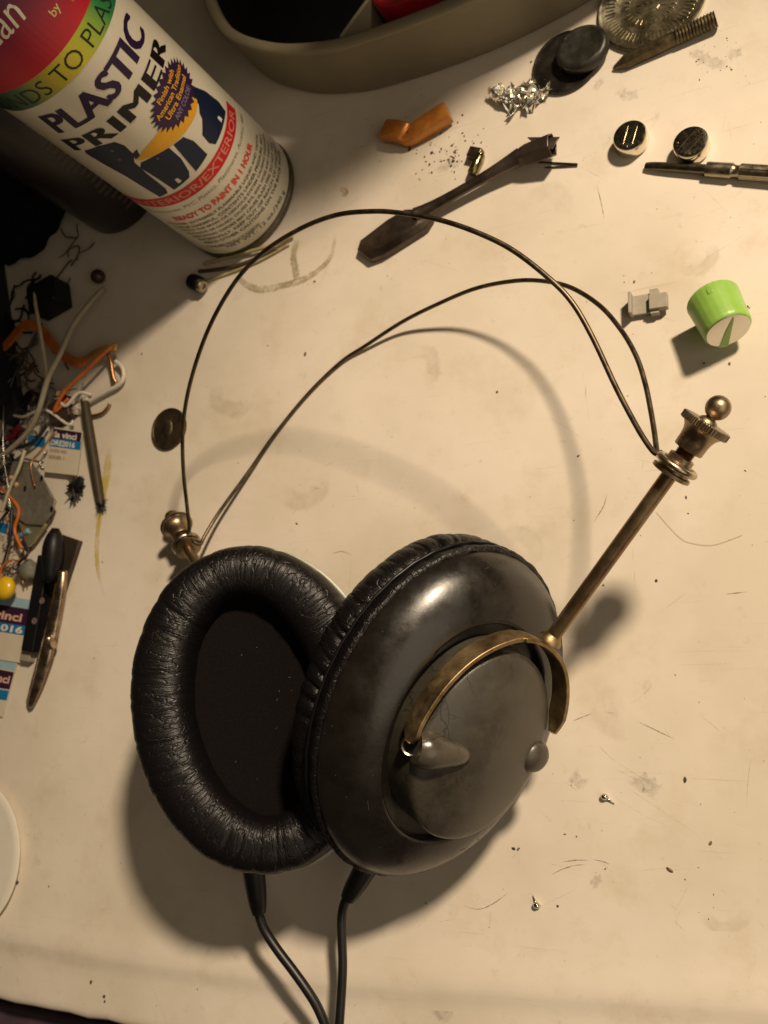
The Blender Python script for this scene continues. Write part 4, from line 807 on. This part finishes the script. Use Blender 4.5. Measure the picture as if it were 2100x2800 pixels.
# white disc at left edge
M['whitep'] = mat('white_glazed_ceramic', (.74, .70, .60), .25, var=.05, scale=60, coat=.4)
pa_, pb_, pc_ = P(54, 2330, 3.4)[:2], P(4, 2168, 3.4)[:2], P(4, 2492, 3.4)[:2]
mt_ = A([2 * (pb_ - pa_), 2 * (pc_ - pa_)]); c = np.linalg.solve(mt_, A([pb_ @ pb_ - pa_ @ pa_, pc_ @ pc_ - pa_ @ pa_])); DR = float(np.linalg.norm(c - pa_)) / 37.8; b = MB(); b.lathe((c[0], c[1], 0), (0, 0, 1.), [(r_ * DR, z_) for r_, z_ in [(.01, .0), (30, 0), (34, 1.0), (37.2, 2.6), (37.8, 3.4), (37.0, 3.8), (33, 3.7), (.01, 3.6)]], 160); o = build(b, 'saucer', M['whitep'], angle=60); tag(o, 'white glazed round dish cut by the left edge', 'dish')
# ================================================================= CLUTTER ON THE LEFT
M['blackp'] = mat('matt_black_plastic', (.007, .006, .008), .45, var=.4, scale=200, spec=.3)
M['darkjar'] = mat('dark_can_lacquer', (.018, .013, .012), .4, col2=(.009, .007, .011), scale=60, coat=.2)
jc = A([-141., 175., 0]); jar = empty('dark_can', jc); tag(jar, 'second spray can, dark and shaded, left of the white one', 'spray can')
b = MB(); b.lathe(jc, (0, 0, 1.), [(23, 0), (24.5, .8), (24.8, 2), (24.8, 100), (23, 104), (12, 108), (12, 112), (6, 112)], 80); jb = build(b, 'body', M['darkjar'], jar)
LB2 = MB(); 
for i in range(16):
    h = 10 + i * 3.2
    for k in range(5 if i % 4 else 3):
        a0 = -.55 + k * .24 + .05 * math.sin(i); a1 = a0 + .2 - .04 * (k % 2)
        v_ = [];
        for t in np.linspace(a0, a1, 4): v_ += [(jc[0] + 24.95 * math.cos(t - .45), jc[1] + 24.95 * math.sin(t - .45), h), (jc[0] + 24.95 * math.cos(t - .45), jc[1] + 24.95 * math.sin(t - .45), h + 1.5)]
        LB2.add(v_, [(2 * j, 2 * j + 2, 2 * j + 3, 2 * j + 1) for j in range(3)])
build(LB2, 'printed_lines', mat('faded_grey_print', (.09, .07, .055), .5), jb)
# black plugs
o = build(MB().box(P(135, 815, 7), unit([1, .25, 0]), unit([-.25, 1, 0]), (0, 0, 1.), (8.5, 7, 6.4)), 'plug', M['blackp'], bevel=1.4, bseg=3); tag(o, 'black square plug in shadow at the upper left', 'plug')
b = MB(); d_ = unit(P(565, 786, 3.5) - P(530, 770, 3.5)); b.lathe(P(528, 770, 3.6), d_, [(.01, -1.5), (3.2, -1), (3.5, 0), (3.5, 4.5), (3.1, 5.2)], 28); o = build(b, 'jack_plug', M['blackp']); tag(o, 'small black plug with silver end near the can base', 'plug')
b = MB(); b.lathe(P(528, 770, 3.6), d_, [(3.1, 5.1), (2.9, 5.4), (2.9, 6.6), (2.3, 7.1), (1.2, 7.1), (1.0, 6.2), (.01, 6.2)], 28); build(b, 'silver_end', M['tinned'], o)
b = MB(); b.lathe(P(268, 756, 3.4), (0, 0, 1.), sphere_prof(3.4, 14), 24); o = build(b, 'bead', mat('dark_red_bead', (.05, .018, .014), .4, var=.3)); tag(o, 'dark round bead in the shadow left of the cans', 'bead')
# strips at the foot of the can
M['strip'] = mat('straw_coloured_strip', (.50, .42, .20), .35, var=.3, scale=200); M['strip2'] = mat('dark_strand', (.09, .065, .035), .45, var=.3)
for pts, r, m, lab in (([(560, 722, 1), (620, 705, 1.4), (690, 686, 2), (750, 668, 2), (800, 645, 1.5)], .8, M['strip'], 'straw coloured strand, topmost of three at the can base'),
                       ([(545, 742, .9), (620, 733, 1), (690, 712, 1.2), (760, 680, 1)], .9, M['strip2'], 'dark brown strand, middle of three at the can base'),
                       ([(560, 770, .6), (640, 742, .7), (710, 712, .8), (790, 668, .7)], .6, M['strip'], 'thin straw strand, lowest of three at the can base')):
    b = MB(); b.tube(cr([P(*p) for p in pts], 8), r, 8); o = build(b, 'strand', m, angle=180); tag(o, lab, 'strand', 'strands lying at the can base')
# wires
WM = {'cream': mat('cream_wire_sleeve', (.56, .49, .33), .4, var=.15), 'grey': mat('beige_grey_wire_sleeve', (.36, .31, .23), .42, var=.15), 'white': mat('white_wire_sleeve', (.66, .60, .50), .4, var=.15), 'black': mat('black_wire_sleeve', (.012, .01, .012), .4),
      'orange': mat('orange_ribbon_cable', (.55, .16, .02), .4, col2=(.38, .08, .015), scale=200), 'copper': mat('copper_wire_bare', (.45, .24, .11), .35, .9, var=.3), 'silver': mat('thin_tinned_wire', (.5, .47, .4), .3, 1)}
for nm, pts, r, m, lab in (('wire', [(285, 790, 7), (266, 806, 10), (203, 884, 16), (165, 966, 18), (133, 1030, 17), (110, 1110, 14), (90, 1160, 11), (60, 1200, 9), (0, 1250, 7), (-60, 1280, 5)], 1.25, 'grey', 'long thick beige wire arching over the parts at the left'),
                           ('wire', [(95, 790, 12), (97, 830, 14), (104, 872, 15), (117, 951, 15), (127, 1030, 12), (117, 1075, 9)], .85, 'cream', 'short cream wire crossing left of the thick beige wire'),
                           ('wire', [(68, 1232, 9), (50, 1285, 9), (28, 1332, 8), (5, 1400, 6)], .8, 'cream', 'cream wire running down over the grey bracket corner'),
                           ('wire', [(316, 988, 3), (334, 1005, 3), (338, 1030, 2.6), (326, 1052, 2.4), (290, 1072, 2.4), (253, 1093, 2.4), (225, 1108, 3)], 1.0, 'white', 'bent white wire hooking out toward the coin'),
                           ('wire', [(300, 1104, 1.2), (294, 1116, 1.2), (278, 1131, 1.2), (250, 1138, 1.2), (232, 1136, 1.5)], .8, 'copper', 'short bare copper wire hook beside the brush'),
                           ('wire', [(110, 890, 9), (75, 960, 9), (40, 1025, 8), (22, 1090, 7), (10, 1180, 6), (-10, 1240, 5)], .7, 'black', 'black wire running down the left edge'),
                           ('wire', [(30, 1035, 9), (14, 1065, 9), (9, 1150, 9), (10, 1250, 8), (22, 1330, 7), (28, 1400, 6)], .28, 'silver', 'very thin bare silver wire near the left edge'),
                           ('wire', [(33, 1390, 8), (28, 1460, 8), (15, 1520, 7), (-10, 1600, 5)], .55, 'black', 'thin dark wire beside the upper blue label card'),
                           ('wire', [(36, 1530, 9), (10, 1545, 9), (0, 1575, 9), (14, 1590, 8)], .55, 'orange', 'small orange wire loop above the yellow capacitor'),
                           ('wire', [(188, 1090, 5), (150, 1125, 7), (175, 1075, 8), (240, 1010, 8), (290, 962, 7), (316, 942, 5)], .9, 'orange', 'orange wire under the thick beige wire'),
                           ('wire', [(290, 955, 5), (302, 985, 5), (310, 1030, 4), (318, 1046, 3)], .9, 'copper', 'short copper tinted wire at the white wire hook')):
    b = MB(); b.tube(cr([P(*p) for p in pts], 8), r, 10); o = build(b, nm, WM[m], angle=180); tag(o, lab, 'wire', 'loose wires in the heap at the left')
def strap(pts, w, th, m, name, lab, cat):
    c_ = cr([P(*p) for p in pts], 6); n = len(c_); vs = []
    for i in range(n):
        t = unit(c_[min(i + 1, n - 1)] - c_[max(i - 1, 0)]); q = unit(np.cross([0, 0, 1.], t)); u_ = np.cross(t, q)
        for a_, b_ in ((-1, -1), (1, -1), (1, 1), (-1, 1)): vs.append(c_[i] + q * a_ * w + u_ * b_ * th)
    fs = [(i * 4 + k, i * 4 + (k + 1) % 4, (i + 1) * 4 + (k + 1) % 4, (i + 1) * 4 + k) for i in range(n - 1) for k in range(4)] + [(3, 2, 1, 0), tuple((n - 1) * 4 + k for k in range(4))]
    o = build(MB().add(vs, fs), name, m, bevel=.2); tag(o, lab, cat); return o
strap([(-30, 990, 6), (20, 940, 9), (70, 888, 11), (110, 900, 10), (160, 960, 8), (205, 990, 7), (235, 985, 6)], 2.2, .7, WM['orange'], 'ribbon_cable', 'orange ribbon cable bent to a peak at the left edge', 'cable')
strap([(232, 985, 5), (270, 960, 6), (318, 950, 6)], 1.6, .6, mat('ochre_strip', (.42, .22, .035), .5, var=.3), 'bent_strip', 'ochre strip pointing right toward the wire bend', 'strip')
# brush
br = empty('brush', P(260, 1240)); tag(br, 'dark thin brush with frayed bristles lying over the label card', 'brush')
q0 = P(232, 1100, 5.5); q1 = P(276, 1378, 2.4); b = MB(); b.tube([q0 + (q1 - q0) * t for t in np.linspace(0, 1, 8)], [1.9, 2.1, 2.15, 2.2, 2.2, 2.1, 2.0, 1.8], 16); build(b, 'handle', mat('olive_brown_handle', (.055, .042, .022), .5, 0, var=.3, spec=.2), br)
b = MB(); d_ = unit(q1 - q0)
for k in range(34):
    e = unit(d_ + .75 * rng.normal(size=3) * A([1, 1, .5])); p = q1 - d_ * .5; en = p + e * rng.uniform(2, 5.5); en[2] = max(.2, en[2]); b.tube([p, (p + en) / 2 + rng.normal(size=3) * .3, en], [.22, .16, .08], 5)
b.lathe(q1, d_, sphere_prof(1.9, 8), 12); build(b, 'bristles', M['blackp'], br)
# frayed black lump
b = MB(); c = P(205, 1335, 3)
for k in range(70):
    e = unit(rng.normal(size=3)); en = c + e * A([1, 1.25, .6]) * rng.uniform(2.5, 6.0); en[2] = max(.2, en[2]); b.tube([c + e * .5, (c + en) / 2 + rng.normal(size=3) * .4, en], [1.3, .8, .25], 5)
o = build(b, 'frayed_sponge', M['blackp']); tag(o, 'frayed black sponge scrap beside the metal bracket', 'sponge')
# label cards
cardm = mat('cream_card', (.60, .53, .40), .55, var=.08, scale=120); blue = ink('cyan_blue', (.012, .16, .36)); plum = ink('plum', (.035, .010, .035)); pale = ink('pale_blue', (.30, .45, .52)); faint = ink('faint_brown', (.30, .22, .14))
def card(quad, h, items, lab):
    """quad: px corners TL TR BR BL; items: (u0,v0,u1,v1,material,text)"""
    q = [P(*p, h) for p in quad]; f = lambda a, b_, z=0.: (q[0] * (1 - a) * (1 - b_) + q[1] * a * (1 - b_) + q[2] * a * b_ + q[3] * (1 - a) * b_) + A([0, 0, z])
    B = MB(); up = A([0, 0, .35]); B.add([x - up for x in q] + [x for x in q], [(0, 1, 2, 3), (7, 6, 5, 4), (0, 4, 5, 1), (1, 5, 6, 2), (2, 6, 7, 3), (3, 7, 4, 0)]); ms = [cardm]
    for (a0, b0, a1, b1, m, tx) in items:
        if m not in ms: ms.append(m)
        k = ms.index(m)
        if tx is None: B.add([f(a0, b0, .04), f(a0, b1, .04), f(a1, b1, .04), f(a1, b0, .04)], [(0, 1, 2, 3)], k)
        else:
            bm = text_mesh(tx, offset=.03); X = [v_.co.x for v_ in bm.verts]; Y = [v_.co.y for v_ in bm.verts]; x0, x1, y0, y1 = min(X), max(X), min(Y), max(Y)
            B.add([f(a0 + (a1 - a0) * (v_.co.x - x0) / (x1 - x0), b1 + (b0 - b1) * (v_.co.y - y0) / (y1 - y0), .09) for v_ in bm.verts], [tuple(v_.index for v_ in f_.verts) for f_ in bm.faces], k); bm.free()
    o = build(B, 'label_card', ms, smooth=False); tag(o, lab, 'label card', 'printed label cards at the left'); return o
card([(143, 1167), (226, 1180), (210, 1300), (120, 1290)], 3.0, [(.04, .03, .98, .24, plum, None), (.03, .24, 1.0, .43, blue, None), (.06, .08, .84, .22, white, 'da vinci'), (.05, .27, .82, .40, white, 'DRE2016'), (.06, .48, .6, .55, faint, 'OXIDE RED'), (.06, .62, .55, .70, faint, 'SERIES 1')],
     'label card printed da vinci over a blue number strip, uppermost card')
card([(75, 1185), (125, 1195), (118, 1262), (60, 1250)], 1.2, [(.1, .02, 1, .46, blue, None)], 'small card with a blue block, left of the da vinci card')
card([(-60, 1408), (42, 1436), (28, 1560), (-80, 1530)], 2.0, [(0, .02, 1, .25, blue, None), (.3, .30, .9, .42, faint, 'SERIES 2')], 'blue striped label card above the yellow capacitor')
card([(-40, 1620), (92, 1642), (52, 1812), (-90, 1790)], 1.5, [(.1, .0, 1, .15, pale, None), (0, .15, 1, .42, plum, None), (0, .42, 1, .57, blue, None), (.30, .24, .86, .37, pink, 'vinci'), (.50, .44, .93, .55, white, '016')], 'plum and blue label card under the black terminal strip')
card([(-70, 1785), (46, 1812), (6, 1960), (-120, 1950)], 1.0, [(0, 0, 1, .16, pale, None), (0, .18, 1, .50, plum, None), (0, .52, 1, .70, blue, None), (.5, .26, .95, .40, pink, 'vinci')], 'lowest plum and blue label card at the left edge')
# grey bracket with holes
M['brk'] = mat('dull_zinc', (.33, .30, .24), .42, .6, var=.25, scale=250, rvar=.1)
pl = [P(*p, 0)[:2] for p in [(64, 1270), (112, 1270), (142, 1311), (180, 1379), (169, 1409), (142, 1443), (100, 1440), (61, 1413), (40, 1369)]]
bk = empty('bracket', P(110, 1370)); tag(bk, 'dull zinc bracket with three dark holes, over the label cards', 'bracket')
b = MB(); b.prism(pl, 5.2, 6.4); build(b, 'plate', M['brk'], bk, bevel=.35)
b = MB()
for p in ((114, 1308), (68, 1336), (141, 1392)): q = P(*p, 6.4); b.lathe((q[0], q[1], 6.38), (0, 0, 1.), [(1.15, 0), (1.15, .07), (.01, .07)], 20, sx=.8, sy=1.3)
build(b, 'hole', M['blackp'], bk)
b = MB(); pl2 = [P(*p, 0)[:2] for p in [(62, 1408), (124, 1395), (146, 1440), (112, 1487), (98, 1500)]]; b.prism(pl2, 3.2, 4.9); 
build(b, 'foot', mat('brassy_foot', (.48, .44, .26), .35, .7, var=.3), bk, bevel=.3)
# terminal strip
ts = empty('terminal_strip', P(110, 1650)); tag(ts, 'black terminal strip with three pale screw holes', 'terminal strip')
a0 = P(128, 1520, 4); a1 = P(82, 1782, 4); d_ = unit(a1 - a0); s_ = np.cross([0, 0, 1.], d_); L_ = np.linalg.norm(a1 - a0)
b = MB(); b.box((a0 + a1) / 2 - A([0, 0, .9]), d_, s_, (0, 0, 1.), (L_ / 2, 3.6, 3.0)); build(b, 'body', M['blackp'], ts, bevel=.5)
b = MB()
for p in ((133, 1585), (115, 1643), (94, 1698)): q = P(*p, 6.1); b.lathe((q[0], q[1], 6.05), (0, 0, 1.), [(1.5, 0), (1.5, .2), (1.1, .3), (1.0, .1), (.01, .1)], 20)
build(b, 'screw', mat('dim_pink_grey_screw', (.20, .15, .14), .5, .4), ts)
b = MB(); q = P(76, 1795, 2.0); b.box(q, d_, s_, (0, 0, 1.), (2.2, 3.0, 1.7)); build(b, 'end_piece', mat('tan_end_piece', (.27, .23, .16), .5), ts, bevel=.3)
# dark steel plate
b = MB(); b.prism([P(*p, 0)[:2] for p in [(177, 1463), (229, 1481), (178, 1640), (140, 1622)]], .3, 2.6); o = build(b, 'steel_plate', mat('brown_blued_plate', (.085, .065, .048), .36, .6, var=.3, scale=90), bevel=.3); tag(o, 'flat dark brown steel plate under the crocodile clip', 'plate')
# crocodile clip
cc_ = empty('crocodile_clip', P(130, 1720)); tag(cc_, 'crocodile clip with black grip and tarnished metal jaws', 'clip')
g0 = P(152, 1445, 9); g1 = P(136, 1590, 8.5); pts = [g0 + (g1 - g0) * t for t in np.linspace(0, 1, 9)]; b = MB(); b.tube(pts, [1.6, 3.3, 4.3, 4.7, 4.7, 4.4, 3.9, 3.4, 2.6], 20); build(b, 'grip', M['blackp'], cc_, angle=180)
M['jaw'] = mat('tarnished_copper_steel', (.55, .44, .32), .28, 1, col2=(.28, .19, .13), scale=200, rvar=.1)
def jaw(off, z0, z1, ztip, nm):
    pth = [P(165 + off, 1560, z0), P(158 + off, 1620, z0), P(143 + off, 1700, z1), P(133 + off * .8, 1750, z1), P(120 + off * .7, 1800, z1), P(100 + off * .4, 1870, (z1 + ztip) / 2), P(78 + off * .2, 1935, ztip)]
    c_ = cr(pth, 5); n = len(c_); W_ = np.interp(np.linspace(0, 1, n), [0, .3, .5, .65, .85, .97, 1], [2.6, 3.3, 3.6, 3.6, 2.8, 1.8, .8]); vs = []; K = 9
    for i in range(n):
        t = unit(c_[min(i + 1, n - 1)] - c_[max(i - 1, 0)]); q = unit(np.cross([0, 0, 1.], t)); u_ = np.cross(t, q)
        for k in range(K): a = math.pi * k / (K - 1); vs.append(c_[i] + q * W_[i] * math.cos(a) + u_ * W_[i] * (.75 * math.sin(a) - .4) * (1 if z0 > 4 else -1))
    b_ = MB(); b_.add(vs, [(i * K + k, i * K + k + 1, (i + 1) * K + k + 1, (i + 1) * K + k) for i in range(n - 1) for k in range(K - 1)]); o_ = build(b_, nm, M['jaw'], cc_, angle=60); s2 = o_.modifiers.new('t', 'SOLIDIFY'); s2.thickness = .0005; return o_
jaw(0, 7.5, 5.2, 2.6, 'jaw'); jaw(8, 3.6, 3.0, 1.8, 'jaw')
b = MB(); b.lathe(P(134, 1748, 6.9), (0, 0, 1.), sphere_prof(1.9, 12), 24); b.lathe(P(136, 1765, 5.5), unit([1, .2, 0]), [(1.9, -2.4), (1.9, 2.4)], 20); build(b, 'pivot', M['jaw'], cc_)
# putty and capacitor
b = MB(); c = P(75, 1560, 3.5); b.lathe(c - A([0, 0, 3.4]), (0, 0, 1.), [(.01, 0), (4.2, .1), (5.0, 1.5), (4.9, 3.6), (3.8, 5.4), (2.0, 6.2), (.01, 6.4)], 24, jit=lambda t, z: .12 * math.sin(3 * t + z) + .05 * math.sin(7 * t)); o = build(b, 'putty_lump', mat('grey_putty', (.17, .165, .13), .6, var=.3, scale=200, bump=.4), angle=180); tag(o, 'lump of grey putty beside the black terminal strip', 'putty')
cp = empty('capacitor', P(15, 1610)); tag(cp, 'yellow dipped capacitor at the left edge', 'capacitor')
b = MB(); c = P(14, 1608, 7.5); b.lathe(c, (0, 0, 1.), [(max(1e-4, 5.4 * math.sin(math.pi * i / 14)), -3.6 * math.cos(math.pi * i / 14)) for i in range(15)], 32); build(b, 'body', mat('glossy_yellow_resin', (.72, .47, .012), .3, coat=.3, var=.1), cp, angle=180)
b = MB(); b.tube([c + A([1, 4, 0]), c + A([1.5, 7, .5]), c + A([3, 9, 0])], .4, 8); b.tube([c + A([-1.5, 4, 0]), c + A([-1.5, 8, .5]), c + A([-3, 11, -1])], .4, 8); build(b, 'lead', WM['silver'], cp)
M['shade_black'] = mat('black_navy_shade', (.009, .008, .012), .95, var=.5, scale=300, bump=1, bscale=900, spec=.1)
c = P(70, 600, 0); b = MB(); b.lathe(c, (0, 0, 1.), [(.01, .2), (26, .2), (30, 4), (29, 11), (24, 18), (15, 23), (.01, 25)], 64, sx=1.15, sy=.85, jit=lambda t, z: .07 * math.sin(4 * t + z * .2) + .05 * math.sin(9 * t - z * .3) + .03 * math.sin(17 * t + z)); o = build(b, 'shade_lump', M['shade_black'], angle=180); tag(o, 'black lump added as the deep shade below the dark can', 'cloth')  # black lump put in as the dark shade beside the cans
# dark box added at the left edge to block light and darken the corner
b = MB(); b.box((-236, 120, 26), unit([1, .3, 0]), unit([-.3, 1, 0]), (0, 0, 1.), (26, 58, 26)); o = build(b, 'left_occluder', mat('navy_black_occluder', (.010, .010, .016), .6, var=.4), bevel=1.5); tag(o, 'navy black box added at the left edge to darken the corner', 'box')
# little electronic parts in the heap
def resistor(pa, pb, h, m, bands, lab):
    a_, b_ = P(*pa, h), P(*pb, h); d = unit(b_ - a_); L = np.linalg.norm(b_ - a_); rt = empty('resistor', (a_ + b_) / 2); tag(rt, lab, 'resistor', 'small resistors in the heap')
    B = MB(); c0 = a_ + d * L * .25; l = L * .5; B.lathe(c0, d, [(.3, 0), (1.2, .3), (1.45, 1), (1.2, 1.8), (1.15, l - 1.8), (1.45, l - 1), (1.2, l - .3), (.3, l)], 20); bo = build(B, 'body', m, rt)
    B = MB(); ms = []
    for i_, bc_ in enumerate(bands): B.lathe(c0 + d * (l * (.3 + .14 * i_)), d, [(1.24, 0), (1.24, .5)], 20, mi=i_); ms.append(bc_)
    build(B, 'colour_bands', ms, bo); B = MB(); B.tube([a_, c0 + d * .3], .28, 6); B.tube([c0 + d * (l - .3), b_ + A([0, 0, -1.5])], .28, 6); build(B, 'lead', WM['silver'], rt)
tanr = mat('tan_resistor', (.48, .33, .18), .4); blr = mat('pale_blue_resistor', (.18, .34, .42), .4)
bk_, rd_, og_ = ink('band_black', (.01, .01, .01)), ink('band_red', (.4, .02, .02)), ink('band_orange', (.6, .2, .02))
resistor((20, 1290), (60, 1345), 6, tanr, [rd_, bk_, og_], 'tan resistor with coloured bands left of the zinc bracket')
resistor((30, 1480), (98, 1440), 5, blr, [bk_, rd_, bk_], 'pale blue resistor between the bracket foot and the putty')
resistor((140, 1085), (205, 1060), 6, tanr, [og_, bk_, rd_], 'tan resistor under the orange wire near the black transistor')
for pts, r, m, lab in (([(0, 1120, 5), (60, 1140, 7), (120, 1120, 7), (185, 1160, 4), (200, 1150, 3)], .7, 'white', 'white wire looping across the dark domed nut'), ([(150, 1180, 4), (115, 1230, 6), (85, 1270, 8), (95, 1330, 8)], .5, 'copper', 'thin copper wire lying on the top of the zinc bracket'),
                       ([(0, 1330, 5), (50, 1390, 7), (40, 1450, 7), (60, 1500, 6)], .8, 'orange', 'orange wire curling down beside the bracket foot'), ([(0, 1210, 6), (40, 1225, 7), (95, 1205, 5), (130, 1160, 4)], .8, 'black', 'black wire crossing above the small blue card'),
                       ([(60, 1480, 6), (75, 1515, 7), (52, 1540, 6), (45, 1570, 6)], .6, 'black', 'short black wire curl above the putty lump'), ([(250, 1080, 3), (215, 1075, 5), (180, 1110, 6), (160, 1090, 6)], .8, 'white', 'stubby white wire running left from the tape scrap')):
    b = MB(); b.tube(cr([P(*p) for p in pts], 8), r, 10); o = build(b, 'wire', WM[m], angle=180); tag(o, lab, 'wire', 'loose wires in the heap at the left')
b = MB(); c = P(238, 1095, 1.5); b.lathe(c - A([0, 0, 1.4]), (0, 0, 1.), [(2.2, 0), (2.4, 1.5), (1.2, 3.2), (.01, 3.4)], 9, jit=lambda t, z: .2 * math.sin(3 * t)); o = build(b, 'wax_lump', mat('white_wax', (.55, .50, .40), .5, var=.3)); tag(o, 'white wax lump at the top of the brush handle', 'wax')
def tangle(cpx, rad, n_, r_, m, lab, zmax=8):
    B = MB(); c = P(*cpx, 0)
    for k in range(n_):
        a = rng.uniform(0, 6.28); p = c + A([rng.normal() * rad * .5, rng.normal() * rad * .6, 0]); pts = []; h = rng.uniform(1, zmax); cu = rng.uniform(-.5, .5)
        for j in range(rng.integers(4, 9)):
            pts.append(A([p[0], p[1], max(.4, h + rng.normal() * .8)])); a += cu + rng.normal() * .35; p = p + A([math.cos(a), math.sin(a), 0]) * rng.uniform(2, 4.5)
        if len(pts) > 2: B.tube(cr(pts, 5), r_ * rng.uniform(.7, 1.3), 6)
    o = build(B, 'wire_tangle', m, angle=180); tag(o, lab, 'wire tangle')
tangle((75, 1010), 17, 26, .42, M['strip2'], 'dark brown tangle of fine wire at the upper part of the heap', 7)
tangle((70, 850), 12, 14, .5, M['blackp'], 'black tangle of fine wire around the square plug', 6)
tangle((200, 720), 10, 6, .4, M['strip2'], 'brown loose wire curls in the shade beyond the bead', 4)
tangle((110, 1150), 13, 24, .38, WM['silver'], 'silvery tangle of snipped leads around the da vinci card', 5)
tangle((40, 1300), 12, 18, .45, M['blackp'], 'black tangle of fine wire left of the zinc bracket', 7)
tangle((45, 1500), 10, 16, .35, WM['copper'], 'copper coloured tangle of fine wire above the yellow capacitor', 6)
for k in range(30):
    p = P(rng.uniform(0, 250) * rng.random() ** .3, rng.uniform(900, 1600), .5); a = rng.uniform(0, 3.14); l_ = rng.uniform(1, 3.5); q = p + A([math.cos(a) * l_, math.sin(a) * l_, rng.uniform(0, .6)])
    b = MB(); b.tube([p, (p + q) / 2 + A([.2, .1, .2]), q], rng.uniform(.18, .4), 6); o = build(b, 'lead_clipping', [WM['silver'], M['strip2'], WM['copper'], WM['cream']][k % 4]); tag(o, 'tiny snipped lead clipping on the desk within the heap', 'clipping', 'snipped lead clippings in the heap')
# dark foam & bits filling the heap
o = build(MB().box(P(25, 1090, 4), unit([.5, -.85, 0]), unit([.85, .5, 0]), (0, 0, 1.), (13, 6, 3.9)), 'foam_block', mat('dark_foam', (.018, .017, .022), .9, bump=1, bscale=900), bevel=1.2); tag(o, 'dark foam block under the wires at the left edge', 'foam')
o = build(MB().box(P(170, 1125, 2.8), unit([.9, .3, 0]), unit([-.3, .9, 0]), (0, 0, 1.), (6.0, 5.5, 2.6)), 'transistor', mat('brown_black_epoxy', (.055, .032, .025), .45, var=.3), bevel=.5); tag(o, 'brown black transistor above the da vinci card', 'transistor')
b = MB(); q = P(90, 1090, 5); b.lathe(q - A([0, 0, 4.9]), (0, 0, 1.), [(3.6, 0), (3.7, 6.5), (3.2, 7.6), (2.4, 7.8), (.01, 7.4)], 28); o = build(b, 'dome_nut', M['dksteel']); tag(o, 'small dark domed nut with bright edge among the wires', 'nut')
o = build(MB().box(P(45, 1190, 2.6), unit([.8, .6, 0]), unit([-.6, .8, 0]), (0, 0, 1.), (4.2, 2.4, 2.2)), 'red_block', mat('deep_red_plastic', (.20, .012, .02), .45, var=.3), bevel=.5); tag(o, 'deep red plastic block between the wires and cards', 'block')
b = MB(); c = P(205, 1110, 2.0); G = 10; pv = {}
for i in range(G):
    for j in range(G): pv[i, j] = len(b.v); b.v.append((c[0] + (i - 5) * 1.1 + rng.normal() * .3, c[1] + (j - 5) * .8 + rng.normal() * .3, max(.2, 2 + rng.normal() * 1.0)))
for i in range(G - 1):
    for j in range(G - 1): b.f += [(pv[i, j], pv[i + 1, j], pv[i + 1, j + 1]), (pv[i, j], pv[i + 1, j + 1], pv[i, j + 1])]; b.mi += [0, 0]
o = build(b, 'tape_scrap', mat('creased_white_tape', (.55, .49, .38), .45, var=.2), smooth=False); tag(o, 'creased white tape scrap at the brush handle end', 'tape')
# ================================================================= CAMERA, LIGHT, WORLD
cam = bpy.data.cameras.new('camera'); co = bpy.data.objects.new('camera', cam); COL.objects.link(co)
from mathutils import Matrix
mw = Matrix([[ROT[i][j] for j in range(3)] + [CAM[i] * MM] for i in range(3)] + [[0, 0, 0, 1]]); co.matrix_world = mw
cam.sensor_fit = 'HORIZONTAL'; cam.sensor_width = 36; cam.lens = F / 2100 * 36; cam.clip_start = .01; cam.clip_end = 10
cam.dof.use_dof = True; cam.dof.focus_distance = .245; cam.dof.aperture_fstop = 34
S.camera = co
ld = bpy.data.lights.new('desk_lamp_light', 'SPOT'); ld.shadow_soft_size = .043; ld.spot_size = math.radians(40); ld.spot_blend = .9; ld.energy = 54; ld.color = (1.0, .80, .575)
lo = bpy.data.objects.new('desk_lamp_light', ld); COL.objects.link(lo); LP = A([565., 414., 720.]); lo.location = LP * MM
from mathutils import Vector
lo.rotation_euler = (Vector((85 * MM, -55 * MM, 0)) - Vector(LP * MM)).to_track_quat('-Z', 'Y').to_euler()
l2 = bpy.data.lights.new('fill_light', 'AREA'); l2.shape = 'DISK'; l2.size = .9; l2.energy = 2.0; l2.color = (1.0, .83, .62)  # large soft fill added to lift the shadows; no such lamp in view
o2 = bpy.data.objects.new('fill_light', l2); COL.objects.link(o2); o2.location = (.78, -.42, .62); o2.rotation_euler = (Vector((0, 0, 0)) - Vector((.78, -.42, .62))).to_track_quat('-Z', 'Y').to_euler()
w = bpy.data.worlds.new('World'); S.world = w; w.use_nodes = True; bg = w.node_tree.nodes['Background']; bg.inputs['Color'].default_value = (1.0, .76, .48, 1); bg.inputs['Strength'].default_value = .042
S.view_settings.view_transform = 'Standard'; S.view_settings.look = 'None'; S.view_settings.exposure = 0; S.view_settings.gamma = 1
S.render.engine = 'CYCLES'; S.render.resolution_x = 768; S.render.resolution_y = 1024
